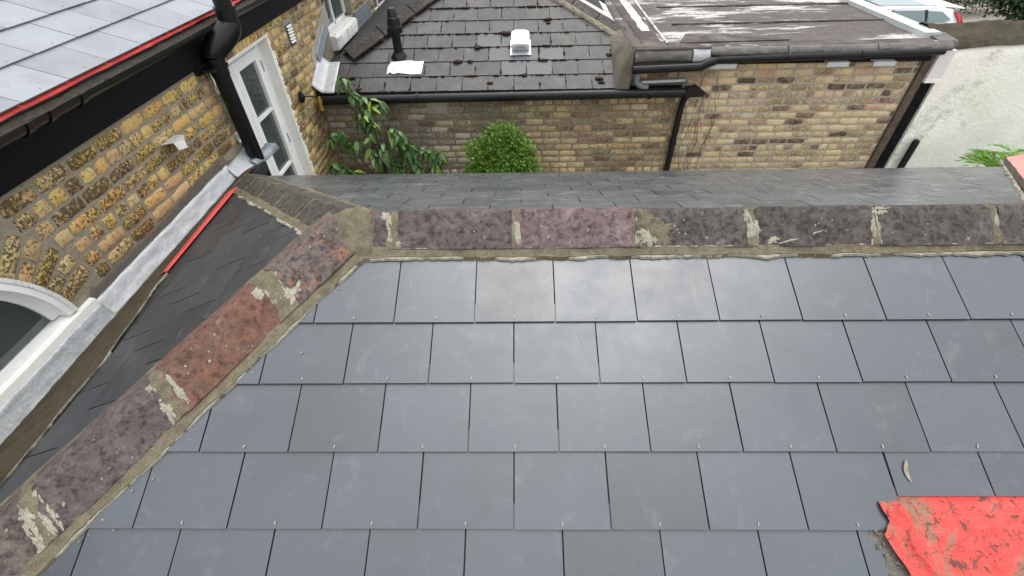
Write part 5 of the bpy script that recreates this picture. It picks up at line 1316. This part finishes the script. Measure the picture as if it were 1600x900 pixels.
# ------------------------------------------------------------------ parked cars
def lerp(a, b, t): return a + (b - a) * t
def make_car(loc, label):
    c = thing('parked_car', loc, label, 'car', 'white cars parked in the street'); X, Y, Z = loc
    # x from 0 (rear) to -4.6 (nose)
    hw = .93
    prof = [(-4.55, .35), (-4.62, .55), (-4.50, .78), (-3.9, .93), (-3.35, 1.0), (-3.0, 1.02), (-.35, 1.08), (-.02, 1.05), (.06, .8), (.08, .5), (.0, .3)]
    cols = [(-1., .0), (-.97, .0), (0, 0), (.97, 0), (1., 0)]
    g = G(); rows = []
    for s_ in (-1, -.985, -.93, .93, .985, 1):
        ins = 0 if abs(s_) < .95 else (.02 if abs(s_) < .99 else .07)
        r = []
        for (x, z) in prof:
            cx_ = -2.3; r.append((X + cx_ + (x - cx_) * (1 - ins * .25), Y + hw * s_, Z + .55 + (z - .55) * (1 - ins)))
        rows.append(r)
    g.strip(rows); g.add(rows[0], [tuple(range(len(prof)))]); g.add(rows[-1], [tuple(range(len(prof)))[::-1]])
    for r in (rows,): g.add([q for q in [r_[0] for r_ in rows]] + [q for q in [r_[-1] for r_ in rows]][::-1], [tuple(range(12))])
    g.build('body', M['carpaint'], c, smooth=True)
    # greenhouse
    gh = [(-3.3, 1.0, .90), (-2.55, 1.42, .72), (-2.1, 1.48, .70), (-.75, 1.47, .69), (-.28, 1.40, .68), (-.02, 1.06, .86)]
    g = G(); n = len(gh); rows = [[(X + x, Y - w_, Z + z) for x, z, w_ in gh], [(X + x, Y - w_ * .82, Z + z + .035 * (1 if 0 < i < n - 1 else 0)) for i, (x, z, w_) in enumerate(gh)], [(X + x, Y + w_ * .82, Z + z + .035 * (1 if 0 < i < n - 1 else 0)) for i, (x, z, w_) in enumerate(gh)], [(X + x, Y + w_, Z + z) for x, z, w_ in gh]]
    g.strip(rows)
    base = [(X - 3.3, Y - .90, Z + 1.0), (X - .02, Y - .90, Z + 1.05)]
    for sg in (-1, 1): g.add([(X + x, Y + sg * w_, Z + z) for x, z, w_ in gh] + [(X - .02, Y + sg * .90, Z + 1.0), (X - 3.3, Y + sg * .92, Z + .98)], [tuple(range(n + 2))])
    g.build('cabin', M['carpaint'], c, smooth=False)
    g = G(); g.prism([(X - .5, Y - .64, Z + 1.50), (X + .08, Y - .6, Z + 1.43), (X + .08, Y + .6, Z + 1.43), (X - .5, Y + .64, Z + 1.50)], (0, 0, .03)); g.build('roof_spoiler', M['carpaint'], c, bevel=.008)
    def side(x, z, sg, d=.006):     # point on the cabin side
        w_ = lerp(.905, .705, min(1, max(0, (z - 1.03) / .43))) + d; return (X + x, Y + sg * w_, Z + z)
    for sg in (-1, 1):
        for poly in ([(-2.95, 1.09), (-2.43, 1.40), (-2.05, 1.425), (-1.98, 1.10)], [(-1.90, 1.10), (-1.97, 1.425), (-1.12, 1.42), (-1.05, 1.12)], [(-.97, 1.13), (-1.03, 1.41), (-.62, 1.38), (-.34, 1.20), (-.50, 1.15)]):
            g = G(); g.prism([side(x, z, sg) for x, z in poly], (0, -sg * -.01, 0)); g.build('window', M['carglass'], c)
        for xp in (-1.96, -1.06):
            g = G(); g.prism([side(xp - .045, 1.08, sg, .004), side(xp - .07, 1.43, sg, .004), side(xp + .04, 1.43, sg, .004), side(xp + .06, 1.08, sg, .004)], (0, sg * .006, 0)); g.build('pillar', M['black'], c)
        g = G(); y0 = Y + sg * .935
        for xs in (-1.02, -2.0): g.box(X + xs - .004, X + xs + .004, min(y0, y0 + sg * .003), max(y0, y0 + sg * .003), Z + .35, Z + 1.0)
        g.build('door_gap', M['black'], c)
        for xs in (-1.25, -2.25): g = G(); g.tube([(X + xs - .1, y0 + sg * .004, Z + .88), (X + xs, y0 + sg * .03, Z + .885), (X + xs + .1, y0 + sg * .004, Z + .88)], .014, 8); g.build('door_handle', M['galv'], c, smooth=True)
        g = G(); g.prism([(X - .28, Y + sg * .76, Z + 1.38), (X - .10, Y + sg * .80, Z + 1.30), (X + .10, Y + sg * .88, Z + 1.02), (X + .11, Y + sg * .90, Z + .80), (X - .12, Y + sg * .945, Z + .82), (X - .07, Y + sg * .93, Z + 1.02), (X - .14, Y + sg * .87, Z + 1.18)], (0, sg * .07, 0)); g.build('tail_light', M['tail'], c)
        g = G(); g.prism([(X - 4.5, Y + sg * .60, Z + .80), (X - 4.52, Y + sg * .6, Z + .66), (X - 4.2, Y + sg * .94, Z + .70), (X - 4.15, Y + sg * .935, Z + .82)], (0, 0, .05)); g.build('headlight', M['galv'], c)
        g = G(); g.tube([(X - 2.5, Y + sg * .66, Z + 1.50), (X - 2.4, Y + sg * .66, Z + 1.53), (X - .9, Y + sg * .65, Z + 1.53), (X - .8, Y + sg * .65, Z + 1.50)], .014, 6); g.build('roof_rail', M['galv'], c, smooth=True)
        g = G(); g.tube([(X - 2.95, Y + sg * .92, Z + 1.08), (X - 2.93, Y + sg * 1.06, Z + 1.10)], [.05, .075], 10); g.build('mirror', M['carpaint'], c, smooth=True)
        for xs in (-.85, -3.7):
            g = G(); g.tube([(X + xs, Y + sg * .74, Z + .33), (X + xs, Y + sg * .95, Z + .33)], .33, 20); wh = g.build('wheel', M['tyre'], c, smooth=True)
            g = G(); g.tube([(X + xs, Y + sg * .945, Z + .33), (X + xs, Y + sg * .955, Z + .33)], .2, 12); g.build('rim', M['rim'], wh)
    g = G(); g.prism([(X - 3.15, Y - .78, Z + 1.10), (X - 2.62, Y - .66, Z + 1.405), (X - 2.62, Y + .66, Z + 1.405), (X - 3.15, Y + .78, Z + 1.10)], (.01, 0, -.01)); g.build('windscreen', M['carglass'], c)
    g = G(); g.prism([(X - .03, Y - .7, Z + 1.12), (X - .03, Y + .7, Z + 1.12), (X - .2, Y + .6, Z + 1.38), (X - .2, Y - .6, Z + 1.38)], (-.02, 0, -.01)); g.build('rear_window', M['carglass'], c)
    g = G(); g.prism([(X - 2.3, Y - .52, Z + 1.525), (X - 1.0, Y - .52, Z + 1.52), (X - 1.0, Y + .52, Z + 1.52), (X - 2.3, Y + .52, Z + 1.525)], (0, 0, .008)); g.build('sunroof', M['carglass'], c)
    return c
make_car((12.45, 15.6, -.32), 'white estate car with red tail light parked beyond the flat roof, nearest the camera')
def copy_tree(o, d, parent=None):
    n = o.copy(); COL.objects.link(n); n.parent = parent
    if parent is None: n.matrix_basis = Matrix.Translation(d) @ o.matrix_basis
    W[n.name] = Matrix.Identity(4)
    for ch in [q for q in bpy.data.objects if q.parent == o]: copy_tree(ch, d, n)
    return n
car1 = [o for o in bpy.data.objects if o.name == 'parked_car'][0]
car2 = copy_tree(car1, V((-.55, 2.5, 0))); car2['label'] = 'second white car behind the first one, only its roof and glass showing'
